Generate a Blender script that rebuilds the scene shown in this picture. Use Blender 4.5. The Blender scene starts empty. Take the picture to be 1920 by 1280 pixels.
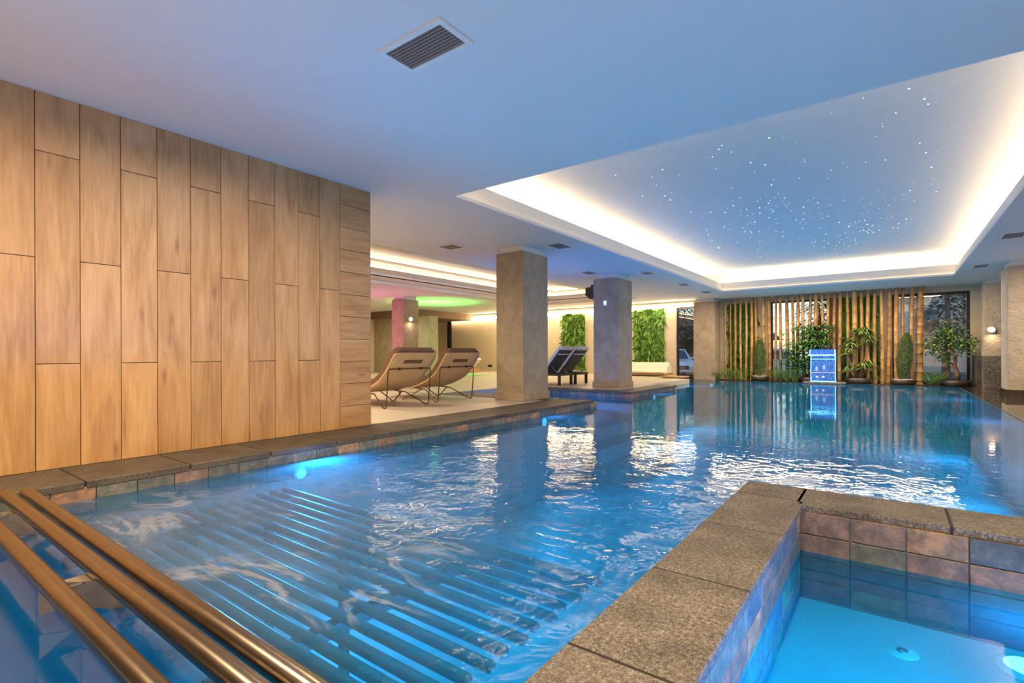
import bpy, math, random
from mathutils import Vector, Matrix, noise
R = random.Random(7)
PI = math.pi
sc = bpy.context.scene
COL = sc.collection

# ------------------------------------------------------------------ camera, world, exposure
F, YAW, H, HV, ROLL = 955.0, 36.75, 0.83, 662.5, 0.2
cam_d = bpy.data.cameras.new('camera')
cam_d.sensor_width = 36; cam_d.lens = F / 1920 * 36
cam_d.shift_y = (HV - 640) / 1920
cam_d.clip_start = 0.02; cam_d.clip_end = 300
cam = bpy.data.objects.new('camera', cam_d); COL.objects.link(cam)
cam.matrix_world = Matrix.Translation((0, 0, H)) @ Matrix.Rotation(math.radians(YAW), 4, 'Z') @ Matrix.Rotation(math.radians(90), 4, 'X') @ Matrix.Rotation(math.radians(-ROLL), 4, 'Z')
sc.camera = cam
sc.view_settings.view_transform = 'Standard'
sc.view_settings.look = 'None'
sc.view_settings.gamma = 1
sc.view_settings.use_curve_mapping = False
sc.view_settings.exposure = 0.0
world = bpy.data.worlds.new('sky'); sc.world = world; world.use_nodes = True
wn = world.node_tree; bg = wn.nodes['Background']
bg.inputs[1].default_value = 1
sky = wn.nodes.new('ShaderNodeTexSky'); sky.sky_type = 'NISHITA'
sky.sun_disc = False; sky.sun_elevation = math.radians(24); sky.sun_rotation = math.radians(200)
sky.air_density = 1.2; sky.dust_density = 0.6
wn.links.new(sky.outputs[0], bg.inputs[0]); bg.inputs[1].default_value = 0.26

LED = (1.0, 0.73, 0.42)
E_COVE, E_RIM, E_LEFT, E_BACK = 38.0, 5.0, 17.0, 55.0
P_POOL = 45.0
def area(name, loc, rot, size, power, color, spread=180, shape='DISK', sy=None):
    l = bpy.data.lights.new(name, 'AREA'); l.shape = shape; l.size = size
    if sy: l.size_y = sy
    l.energy = power; l.color = color; l.spread = math.radians(spread)
    o = bpy.data.objects.new(name, l); o.location = loc; o.rotation_euler = rot; COL.objects.link(o); return o
BLUE = (0.10, 0.50, 0.86)
XP = (0, math.radians(-90), 0); XM = (0, math.radians(90), 0)      # facing +X / -X
YM = (math.radians(-90), 0, 0); YP = (math.radians(90), 0, 0)      # facing -Y / +Y
for (x, y, z, rt, p) in [(-4.2, 2.62, -.28, XP, 2.4), (-4.2, 6.5, -.35, XP, .8), (-4.40, 11.5, -.35, XP, 1.0),
                       (-4.9, 14.8, -.5, XP, 1.8), (1.36, 5.5, -.6, XM, .9), (1.36, 9.5, -.6, XM, 1.6), (1.36, 13.5, -.6, XM, 2.0),
                       (-.80, 1.6, -.75, XM, .5)]:  # right-wall and tub-side entries are added unseen fill for an even blue
    area('pool_lamp_and_fill', (x, y, z), rt, .22, P_POOL * p, BLUE)
area('inlet_lamp_light', (-5.9, 8.3, -.30), (math.radians(115), 0, 0), .22, 75, (.08, .34, 1.0))
area('hot_tub_light', (.46, 2.85, -.46), (math.radians(205), 0, 0), .2, 10, (0.0, .42, 1.0))
area('hot_tub_light', (1.7, 1.7, -.38), XM, .2, 75, (0.0, .36, 1.0), 80)  # added light brightening the tub's left wall, no lamp there
area('pink_basin_light', (-13.2, 8.6, .02), (math.radians(130), 0, 0), .4, 60, (1.0, .14, .50), 130)
area('green_basin_light', (-13.4, 13.2, .05), (math.radians(180), 0, 0), .5, 60, (.15, 1.0, .12), 75)
# warm fill lights added at ceiling height, mostly out of view
for (x, y, p) in [(-3.3, .0, 90), (-3.0, 2.2, 70), (-.4, 1.2, 60), (1.8, 1.0, 120), (-1.6, -2.2, 150), (1.2, -2.6, 150), (2.9, 5.2, 130), (2.9, 9.5, 120), (2.95, 13.2, 100),
                  (-6.6, 3.2, 120), (-9, 3.0, 60), (-8.5, 5.0, 90), (-15.2, 9.5, 90), (-16.5, 13.2, 60)]:
    area('fill_light', (x, y, 2.71), (0, 0, 0), .16, p, (1.0, .76, .48), 170)
area('bamboo_fill_light', (-1.7, 16.85, 2.715), (0, 0, 0), 6.0, 330, (1.0, .74, .44), 178, 'RECTANGLE', .12)  # added light to brighten the bamboo, no fixture there
for x in (-16.5, -14, -11.5, -9, -7): area('wall_fill_light', (x, 17.7, 2.715), (0, 0, 0), .10, 26, (1.0, .76, .48), 175)  # area lights added to brighten the back wall

# ------------------------------------------------------------------ node helpers and materials
def nodemat(name):
    m = bpy.data.materials.new(name); m.use_nodes = True
    nt = m.node_tree; return m, nt, nt.nodes['Principled BSDF']
def N(nt, t, **kw):
    n = nt.nodes.new(t)
    for k, v in kw.items(): setattr(n, k, v)
    return n
def L(nt, a, b): nt.links.new(a, b)
def ramp(nt, fac, stops):
    r = N(nt, 'ShaderNodeValToRGB'); e = r.color_ramp.elements
    while len(e) < len(stops): e.new(.5)
    for i, (p, c) in enumerate(stops): e[i].position = p; e[i].color = (*c, 1) if len(c) == 3 else c
    if fac is not None: L(nt, fac, r.inputs[0])
    return r.outputs[0]
def coords(nt, scale=(1, 1, 1), rnd=False, loc=None):
    tc = N(nt, 'ShaderNodeTexCoord'); mp = N(nt, 'ShaderNodeMapping'); mp.inputs['Scale'].default_value = scale
    src = tc.outputs['Object']
    if rnd:
        oi = N(nt, 'ShaderNodeObjectInfo'); mu = N(nt, 'ShaderNodeMath', operation='MULTIPLY'); mu.inputs[1].default_value = 37.0
        L(nt, oi.outputs['Random'], mu.inputs[0]); ad = N(nt, 'ShaderNodeVectorMath', operation='ADD')
        L(nt, src, ad.inputs[0]); cb = N(nt, 'ShaderNodeCombineXYZ')
        for i in range(3): L(nt, mu.outputs[0], cb.inputs[i])
        L(nt, cb.outputs[0], ad.inputs[1]); src = ad.outputs[0]
    L(nt, src, mp.inputs[0]); return mp.outputs[0]
def noisen(nt, vec, scale, detail=4, rough=.55, dist=0):
    n = N(nt, 'ShaderNodeTexNoise'); n.inputs['Scale'].default_value = scale; n.inputs['Detail'].default_value = detail
    n.inputs['Roughness'].default_value = rough; n.inputs['Distortion'].default_value = dist
    L(nt, vec, n.inputs['Vector']); return n.outputs['Fac']
def bump(nt, bs, h, strength, dist=.01):
    b = N(nt, 'ShaderNodeBump'); b.inputs['Strength'].default_value = strength; b.inputs['Distance'].default_value = dist
    L(nt, h, b.inputs['Height']); L(nt, b.outputs[0], bs.inputs['Normal'])
def mixc(nt, fac, a, b, mode='MIX'):
    m = N(nt, 'ShaderNodeMix', data_type='RGBA', blend_type=mode)
    if isinstance(fac, (int, float)): m.inputs[0].default_value = fac
    else: L(nt, fac, m.inputs[0])
    for s, i in ((a, 6), (b, 7)):
        if isinstance(s, tuple): m.inputs[i].default_value = (*s, 1)
        else: L(nt, s, m.inputs[i])
    return m.outputs[2]
def plain(name, col, rough=.5, metal=0, var=.08, nscale=6, bmp=0, bscale=40):
    m, nt, b = nodemat(name); v = coords(nt)
    n = noisen(nt, v, nscale, 4)
    lo = tuple(c * (1 - var) for c in col); hi = tuple(min(1, c * (1 + var)) for c in col)
    L(nt, ramp(nt, n, [(.3, lo), (.7, hi)]), b.inputs['Base Color'])
    b.inputs['Roughness'].default_value = rough; b.inputs['Metallic'].default_value = metal
    if bmp: bump(nt, b, noisen(nt, v, bscale, 3), bmp)
    return m
def emis(name, col, s):
    m, nt, b = nodemat(name); b.inputs['Base Color'].default_value = (*col, 1)
    b.inputs['Emission Color'].default_value = (*col, 1); b.inputs['Emission Strength'].default_value = s; return m
M = {}
def wood_mat(name, horizontal=False):
    m, nt, b = nodemat(name)
    s = (1, 22, 1.5) if not horizontal else (1, 1.5, 22)
    v = coords(nt, s, True); v2 = coords(nt, (1, 5, .8) if not horizontal else (1, .8, 5), True)
    fine = noisen(nt, v, 2.2, 6, .62, .4); broad = noisen(nt, v2, 1.3, 3, .5, 1.2)
    w = N(nt, 'ShaderNodeMix', data_type='FLOAT'); w.inputs[0].default_value = .58; L(nt, fine, w.inputs[2]); L(nt, broad, w.inputs[3])
    c = ramp(nt, w.outputs[0], [(.26, (.27, .145, .055)), (.42, (.44, .26, .115)), (.54, (.54, .34, .165)), (.72, (.66, .44, .24))])
    vk = coords(nt, (1, 3.2, .9) if not horizontal else (1, .9, 3.2), True)
    vo = N(nt, 'ShaderNodeTexVoronoi'); vo.inputs['Scale'].default_value = 1.5; L(nt, vk, vo.inputs['Vector'])
    kn = ramp(nt, vo.outputs['Distance'], [(.0, (.32, .26, .22)), (.13, (1, 1, 1))])
    c = mixc(nt, .8, c, kn, 'MULTIPLY')
    oi = N(nt, 'ShaderNodeObjectInfo'); br = ramp(nt, oi.outputs['Random'], [(0, (.84, .84, .84)), (1, (1.0, 1.0, 1.0))])
    c = mixc(nt, 1.0, c, br, 'MULTIPLY'); c = mixc(nt, 1.0, c, (.92, .83, .70), 'MULTIPLY')
    L(nt, c, b.inputs['Base Color']); b.inputs['Roughness'].default_value = .42
    bump(nt, b, fine, .15, .004); return m
M['wood'] = wood_mat('oak_porcelain_plank'); M['woodh'] = wood_mat('oak_porcelain_plank_horizontal', True)
def slate(name='slate_tile', k=1.0):
    m, nt, b = nodemat(name); v = coords(nt, (1, 1, 1), True)
    oi = N(nt, 'ShaderNodeObjectInfo')
    base = ramp(nt, oi.outputs['Random'], [(0, (.12, .125, .12)), (.2, (.27, .155, .10)), (.36, (.09, .115, .14)), (.52, (.36, .22, .12)), (.66, (.16, .165, .13)), (.82, (.24, .16, .125)), (1, (.17, .16, .15))])
    base.node.color_ramp.interpolation = 'CONSTANT'
    n1 = noisen(nt, v, 16, 7, .7, .45); n2 = noisen(nt, v, 45, 4, .6)
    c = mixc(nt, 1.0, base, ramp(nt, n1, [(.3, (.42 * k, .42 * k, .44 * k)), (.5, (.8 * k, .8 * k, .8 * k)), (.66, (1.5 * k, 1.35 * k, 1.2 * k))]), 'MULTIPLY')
    L(nt, c, b.inputs['Base Color']); b.inputs['Roughness'].default_value = .5
    bump(nt, b, n1, .5, .006); return m
M['slate'] = slate(); M['slate_tub'] = slate('wet_dimmed_slate_tile', .62)  # second is a wet slate copy darkened to offset strong tub lamp light
def granite(name, lo, mid, hi, rough=.7, sc_=1.0):
    m, nt, b = nodemat(name); v = coords(nt, (sc_, sc_, sc_), True)
    n1 = noisen(nt, v, 70, 5, .75); n2 = noisen(nt, v, 5, 3, .5); n3 = noisen(nt, v, 190, 2, .6)
    w = N(nt, 'ShaderNodeMix', data_type='FLOAT'); w.inputs[0].default_value = .4; L(nt, n1, w.inputs[2]); L(nt, n3, w.inputs[3])
    c = ramp(nt, w.outputs[0], [(.36, lo), (.49, mid), (.62, hi)])
    c = mixc(nt, 1.0, c, ramp(nt, n2, [(.3, (.62, .62, .62)), (.6, (1.08, 1.08, 1.08))]), 'MULTIPLY')
    L(nt, c, b.inputs['Base Color']); b.inputs['Roughness'].default_value = rough
    bump(nt, b, n1, .6, .006); return m
M['granite'] = granite('flamed_granite', (.022, .018, .014), (.095, .078, .06), (.25, .215, .17))
M['coping_dark'] = granite('dark_worn_granite', (.022, .018, .014), (.075, .058, .04), (.15, .12, .085), .55)
def wet_granite():
    m, nt, b = nodemat('wet_dark_granite'); v = coords(nt)
    n1 = noisen(nt, v, 40, 5, .7)
    L(nt, ramp(nt, n1, [(.35, (.02, .018, .015)), (.6, (.075, .062, .05))]), b.inputs['Base Color'])
    b.inputs['Roughness'].default_value = .03
    bump(nt, b, noisen(nt, v, 1.2, 2), .015, .05); return m
M['wetgran'] = wet_granite()
M['roughgran'] = granite('rough_dark_granite', (.02, .02, .02), (.12, .11, .10), (.34, .31, .27), .8, .45)
def stucco(name, lo, hi, bs=.5):
    m, nt, b = nodemat(name); v = coords(nt, (1, 1, 1), True)
    n1 = noisen(nt, v, 3.5, 5, .6, .8); n2 = noisen(nt, v, 9, 6, .55, 1.5)
    L(nt, ramp(nt, n1, [(.3, lo), (.7, hi)]), b.inputs['Base Color']); b.inputs['Roughness'].default_value = .75
    bump(nt, b, n2, bs, .03); return m
M['stucco'] = stucco('trowelled_stucco', (.30, .235, .165), (.43, .35, .26))
M['stucco_r'] = stucco('rough_trowelled_stucco', (.37, .32, .25), (.50, .44, .35), .9)
M['ceil'] = plain('white_ceiling_paint', (.74, .74, .74), .85, 0, .01)
M['rimw'] = plain('white_cove_paint', (.82, .80, .76), .6, 0, .01)
M['cream'] = plain('cream_wall_paint', (.70, .60, .45), .8, 0, .04, 2)
M['deck'] = plain('beige_deck_tile', (.50, .43, .34), .45, 0, .05, 3)
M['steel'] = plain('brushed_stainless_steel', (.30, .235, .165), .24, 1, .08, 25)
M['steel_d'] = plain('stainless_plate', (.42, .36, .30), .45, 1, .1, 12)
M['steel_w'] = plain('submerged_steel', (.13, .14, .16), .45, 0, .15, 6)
M['white'] = plain('white_metal', (.78, .78, .76), .5, 0, .02)
M['dark'] = plain('dark_metal', (.03, .03, .035), .5, 0, .1)
M['slat'] = plain('grey_vent_slat', (.22, .22, .23), .45, .3, .05)
M['black'] = plain('black_cavity', (.008, .008, .01), .8, 0, .1)
M['led'] = emis('warm_led_strip', LED, E_COVE); M['led_rim'] = emis('warm_led_rim', LED, E_RIM)
M['led_left'] = emis('warm_led_tier', LED, E_LEFT); M['led_back'] = emis('warm_led_back', LED, E_BACK)
M['star'] = emis('fibre_star', (.95, .97, 1.0), 4.5)
M['lampglass'] = emis('pool_lamp_glass', (.55, .85, 1.0), 1.6)
M['warmlamp'] = emis('warm_lamp_glass', (1, .72, .45), 5.0)
M['shellwood'] = plain('pale_plywood_shell', (.60, .42, .22), .5, 0, .08, 3, .08, 30)
M['cushion_brown'] = plain('brown_cushion_fabric', (.15, .08, .048), .85, 0, .1, 12, .3, 160)
M['bronze'] = plain('bronze_wire', (.13, .085, .045), .35, .8, .1)
M['rattan'] = plain('dark_wicker', (.022, .022, .03), .55, 0, .3, 60, .5, 120)
M['towel'] = plain('pale_grey_cushion', (.60, .58, .58), .85, 0, .04, 5, .1, 60)
M['cushion_white'] = plain('white_upholstery', (.80, .74, .62), .7, 0, .03, 4)
M['woodbase'] = plain('orange_wood', (.48, .27, .10), .5, 0, .15, 8)
M['planter'] = plain('dark_brown_planter', (.035, .026, .022), .45, 0, .1)
M['pebble'] = plain('white_pebbles', (.80, .78, .74), .6, 0, .1, 60, .6, 60)
M['bark'] = plain('bark', (.20, .11, .055), .8, 0, .3, 14, .5, 40)
M['soil'] = plain('planting_bed_mulch', (.05, .035, .022), .95, 0, .4, 20, .6, 40)
M['brownwall'] = plain('brown_pier_paint', (.22, .15, .10), .7, 0, .06)
M['frame'] = plain('anthracite_frame', (.025, .025, .03), .4, .2, .1)
M['socket'] = plain('black_plastic', (.01, .01, .01), .4)
def leafm(name, a, b_, rough=.45):
    m, nt, b = nodemat(name); g = N(nt, 'ShaderNodeNewGeometry')
    L(nt, ramp(nt, g.outputs['Random Per Island'], [(0, a), (1, b_)]), b.inputs['Base Color'])
    b.inputs['Roughness'].default_value = rough; return m
M['leaf_wall'] = leafm('living_wall_leaf', (.035, .13, .012), (.26, .50, .05))
M['leaf_dark'] = leafm('dark_leaf', (.03, .11, .02), (.13, .32, .06))
M['leaf_mid'] = leafm('mid_green_leaf', (.06, .19, .04), (.24, .48, .10))
M['leaf_pale'] = leafm('variegated_leaf', (.08, .17, .03), (.50, .55, .18))
M['leaf_fern'] = leafm('fern_leaf', (.07, .22, .03), (.30, .52, .08))
M['leaf_cyp'] = leafm('cypress_needle', (.05, .11, .022), (.20, .28, .07))
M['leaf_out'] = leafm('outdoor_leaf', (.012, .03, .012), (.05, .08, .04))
def bamboo():
    m, nt, b = nodemat('dry_bamboo'); v = coords(nt, (1, 1, .25), True)
    n = noisen(nt, v, 9, 5, .6); c = ramp(nt, n, [(.3, (.36, .18, .055)), (.5, (.56, .32, .11)), (.7, (.72, .46, .19))])
    oi = N(nt, 'ShaderNodeObjectInfo'); c = mixc(nt, 1.0, c, ramp(nt, oi.outputs['Random'], [(0, (.70, .62, .55)), (1, (1, 1, 1))]), 'MULTIPLY')
    L(nt, c, b.inputs['Base Color']); b.inputs['Roughness'].default_value = .38; return m
M['bamboo'] = bamboo(); M['bambooring'] = plain('bamboo_node_ring', (.20, .095, .03), .5, 0, .2)
def pooltile():
    m, nt, b = nodemat('pool_floor_tile'); v = coords(nt)
    br = N(nt, 'ShaderNodeTexBrick'); L(nt, v, br.inputs['Vector'])
    br.inputs['Scale'].default_value = 1; br.inputs['Brick Width'].default_value = .6; br.inputs['Row Height'].default_value = .3
    br.inputs['Mortar Size'].default_value = .004
    br.inputs['Color1'].default_value = (.36, .50, .50, 1); br.inputs['Color2'].default_value = (.24, .39, .42, 1); br.inputs['Mortar'].default_value = (.28, .33, .33, 1)
    n = noisen(nt, v, 3, 5, .6)
    L(nt, mixc(nt, 1.0, br.outputs['Color'], ramp(nt, n, [(.3, (.75, .75, .75)), (.7, (1.1, 1.1, 1.1))]), 'MULTIPLY'), b.inputs['Base Color'])
    b.inputs['Roughness'].default_value = .5; return m
M['pooltile'] = pooltile()
def glass(name, tint, ior=1.45, extra=0.0):
    m = bpy.data.materials.new(name); m.use_nodes = True; nt = m.node_tree; nt.nodes.clear()
    o = N(nt, 'ShaderNodeOutputMaterial'); t = N(nt, 'ShaderNodeBsdfTransparent'); t.inputs[0].default_value = (*tint, 1)
    g = N(nt, 'ShaderNodeBsdfGlossy'); g.inputs['Roughness'].default_value = .01
    f = N(nt, 'ShaderNodeFresnel'); f.inputs[0].default_value = ior; mx = N(nt, 'ShaderNodeMixShader')
    ad = N(nt, 'ShaderNodeMath', operation='ADD', use_clamp=True); ad.inputs[1].default_value = extra
    L(nt, f.outputs[0], ad.inputs[0]); L(nt, ad.outputs[0], mx.inputs[0])
    L(nt, t.outputs[0], mx.inputs[1]); L(nt, g.outputs[0], mx.inputs[2]); L(nt, mx.outputs[0], o.inputs[0]); return m
M['glass'] = glass('window_glass', (.80, .86, .92), 1.5, .06)
M['carglass'] = plain('car_glass', (.06, .10, .14), .08, 0, .05)
M['carpaint'] = plain('white_car_paint', (.72, .76, .82), .25, 0, .02)
def acrylic():
    m, nt, b = nodemat('lit_acrylic'); nt.nodes.clear()
    o = N(nt, 'ShaderNodeOutputMaterial'); t = N(nt, 'ShaderNodeBsdfTransparent'); t.inputs[0].default_value = (.45, .6, 1, 1)
    e = N(nt, 'ShaderNodeEmission'); v = coords(nt, (1, 1, 1)); n = noisen(nt, coords(nt, (9, 9, 1.5)), 6, 3)
    L(nt, ramp(nt, n, [(.35, (.02, .10, .75)), (.65, (.25, .60, 1))]), e.inputs[0]); e.inputs[1].default_value = 1.1
    mx = N(nt, 'ShaderNodeMixShader'); mx.inputs[0].default_value = .45
    L(nt, t.outputs[0], mx.inputs[1]); L(nt, e.outputs[0], mx.inputs[2]); L(nt, mx.outputs[0], o.inputs[0]); return m
M['acrylic'] = acrylic(); M['acryledge'] = emis('lit_acrylic_edge', (.22, .75, 1.0), 2.6)
def water(name, tint, calm, rough_region, milk, murk):
    m = bpy.data.materials.new(name); m.use_nodes = True; nt = m.node_tree; nt.nodes.clear()
    o = N(nt, 'ShaderNodeOutputMaterial'); t = N(nt, 'ShaderNodeBsdfTransparent'); t.inputs[0].default_value = (*tint, 1)
    g = N(nt, 'ShaderNodeBsdfGlossy'); g.inputs['Roughness'].default_value = .015
    f = N(nt, 'ShaderNodeFresnel'); f.inputs[0].default_value = 1.42
    tc = N(nt, 'ShaderNodeTexCoord'); sp = N(nt, 'ShaderNodeSeparateXYZ'); L(nt, tc.outputs['Object'], sp.inputs[0])
    n1 = noisen(nt, coords(nt, (1, 1, 1)), 5.0, 3, .55, .6); n2 = noisen(nt, coords(nt, (1, 1, 1)), 1.6, 3, .5, .5)
    s = N(nt, 'ShaderNodeMath', operation='ADD'); L(nt, n1, s.inputs[0]); L(nt, n2, s.inputs[1])
    b = N(nt, 'ShaderNodeBump'); b.inputs['Distance'].default_value = .05; L(nt, s.outputs[0], b.inputs['Height'])
    if rough_region:   # agitated water round the bubbling bed, calm towards the far end
        mr = N(nt, 'ShaderNodeMapRange', interpolation_type='SMOOTHSTEP'); mr.inputs['From Min'].default_value = 2.8; mr.inputs['From Max'].default_value = 7.5
        mr.inputs['To Min'].default_value = .20; mr.inputs['To Max'].default_value = calm
        L(nt, sp.outputs['Y'], mr.inputs['Value'])
        mc = N(nt, 'ShaderNodeMapRange', interpolation_type='SMOOTHSTEP'); mc.inputs['From Min'].default_value = .55; mc.inputs['From Max'].default_value = .80; mc.inputs['To Min'].default_value = .06
        L(nt, sp.outputs['Y'], mc.inputs['Value']); mm = N(nt, 'ShaderNodeMath', operation='MULTIPLY'); L(nt, mr.outputs[0], mm.inputs[0]); L(nt, mc.outputs[0], mm.inputs[1]); L(nt, mm.outputs[0], b.inputs['Strength'])
    else: b.inputs['Strength'].default_value = calm
    for x in (g, f): L(nt, b.outputs[0], x.inputs['Normal'])
    mx = N(nt, 'ShaderNodeMixShader'); L(nt, f.outputs[0], mx.inputs[0]); L(nt, g.outputs[0], mx.inputs[2])
    def mur(cd, ct):   # suspended particles and air: part diffuse, part translucent
        d = N(nt, 'ShaderNodeBsdfTranslucent'); d.inputs[0].default_value = (*ct, 1); d2 = N(nt, 'ShaderNodeBsdfDiffuse'); d2.inputs[0].default_value = (*cd, 1)
        dm = N(nt, 'ShaderNodeMixShader'); dm.inputs[0].default_value = .45; L(nt, d.outputs[0], dm.inputs[1]); L(nt, d2.outputs[0], dm.inputs[2]); return dm.outputs[0]
    def mul(a, b_, cl=False):
        k = N(nt, 'ShaderNodeMath', operation='MULTIPLY', use_clamp=cl)
        for q, i_ in ((a, 0), (b_, 1)):
            if isinstance(q, (int, float)): k.inputs[i_].default_value = q
            else: L(nt, q, k.inputs[i_])
        return k.outputs[0]
    def blend(fac, a, b_):
        m2 = N(nt, 'ShaderNodeMixShader')
        if isinstance(fac, (int, float)): m2.inputs[0].default_value = fac
        else: L(nt, fac, m2.inputs[0])
        L(nt, a, m2.inputs[1]); L(nt, b_, m2.inputs[2]); return m2.outputs[0]
    out = blend(murk, t.outputs[0], mur((.015, .30, .62), (.03, .45, .85)))
    if milk:           # fine air bubbles whiten the water over the bed, streaks paint ceiling reflections
        def mask(axis, a, b_, c, d_):
            r1 = N(nt, 'ShaderNodeMapRange', interpolation_type='SMOOTHSTEP'); r1.inputs['From Min'].default_value = a; r1.inputs['From Max'].default_value = b_
            r2 = N(nt, 'ShaderNodeMapRange', interpolation_type='SMOOTHSTEP'); r2.inputs['From Min'].default_value = d_; r2.inputs['From Max'].default_value = c
            L(nt, sp.outputs[axis], r1.inputs[0]); L(nt, sp.outputs[axis], r2.inputs[0]); return mul(r1.outputs[0], r2.outputs[0])
        bedm = mul(mask('X', -5.2, -3.9, -2.1, -1.0), mask('Y', .55, .72, 1.5, 3.3))
        nn = noisen(nt, coords(nt, (1, 1.6, 1)), 1.8, 4, .55, .8)
        rr = ramp(nt, nn, [(.30, (.35, .35, .35)), (.62, (.9, .9, .9))])
        out = blend(mul(mul(bedm, rr), milk), out, mur((.20, .40, .66), (.22, .50, .90)))
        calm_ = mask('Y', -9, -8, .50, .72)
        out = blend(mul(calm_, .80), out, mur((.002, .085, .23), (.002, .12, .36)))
        # painted ceiling reflections: thin bands where a warped noise crosses its middle value
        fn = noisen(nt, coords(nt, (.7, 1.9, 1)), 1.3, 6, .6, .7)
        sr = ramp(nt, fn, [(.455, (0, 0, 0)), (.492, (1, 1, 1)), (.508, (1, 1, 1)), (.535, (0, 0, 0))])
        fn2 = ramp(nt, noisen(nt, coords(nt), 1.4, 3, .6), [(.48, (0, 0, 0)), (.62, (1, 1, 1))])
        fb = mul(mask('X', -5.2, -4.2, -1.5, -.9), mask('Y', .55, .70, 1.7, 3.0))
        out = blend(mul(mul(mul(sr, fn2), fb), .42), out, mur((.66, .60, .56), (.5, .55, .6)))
    L(nt, out, mx.inputs[1])
    L(nt, mx.outputs[0], o.inputs[0]); return m
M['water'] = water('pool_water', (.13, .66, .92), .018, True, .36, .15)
M['tubwater'] = water('hot_tub_water', (.06, .72, .98), .01, False, 0, .12)

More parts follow.
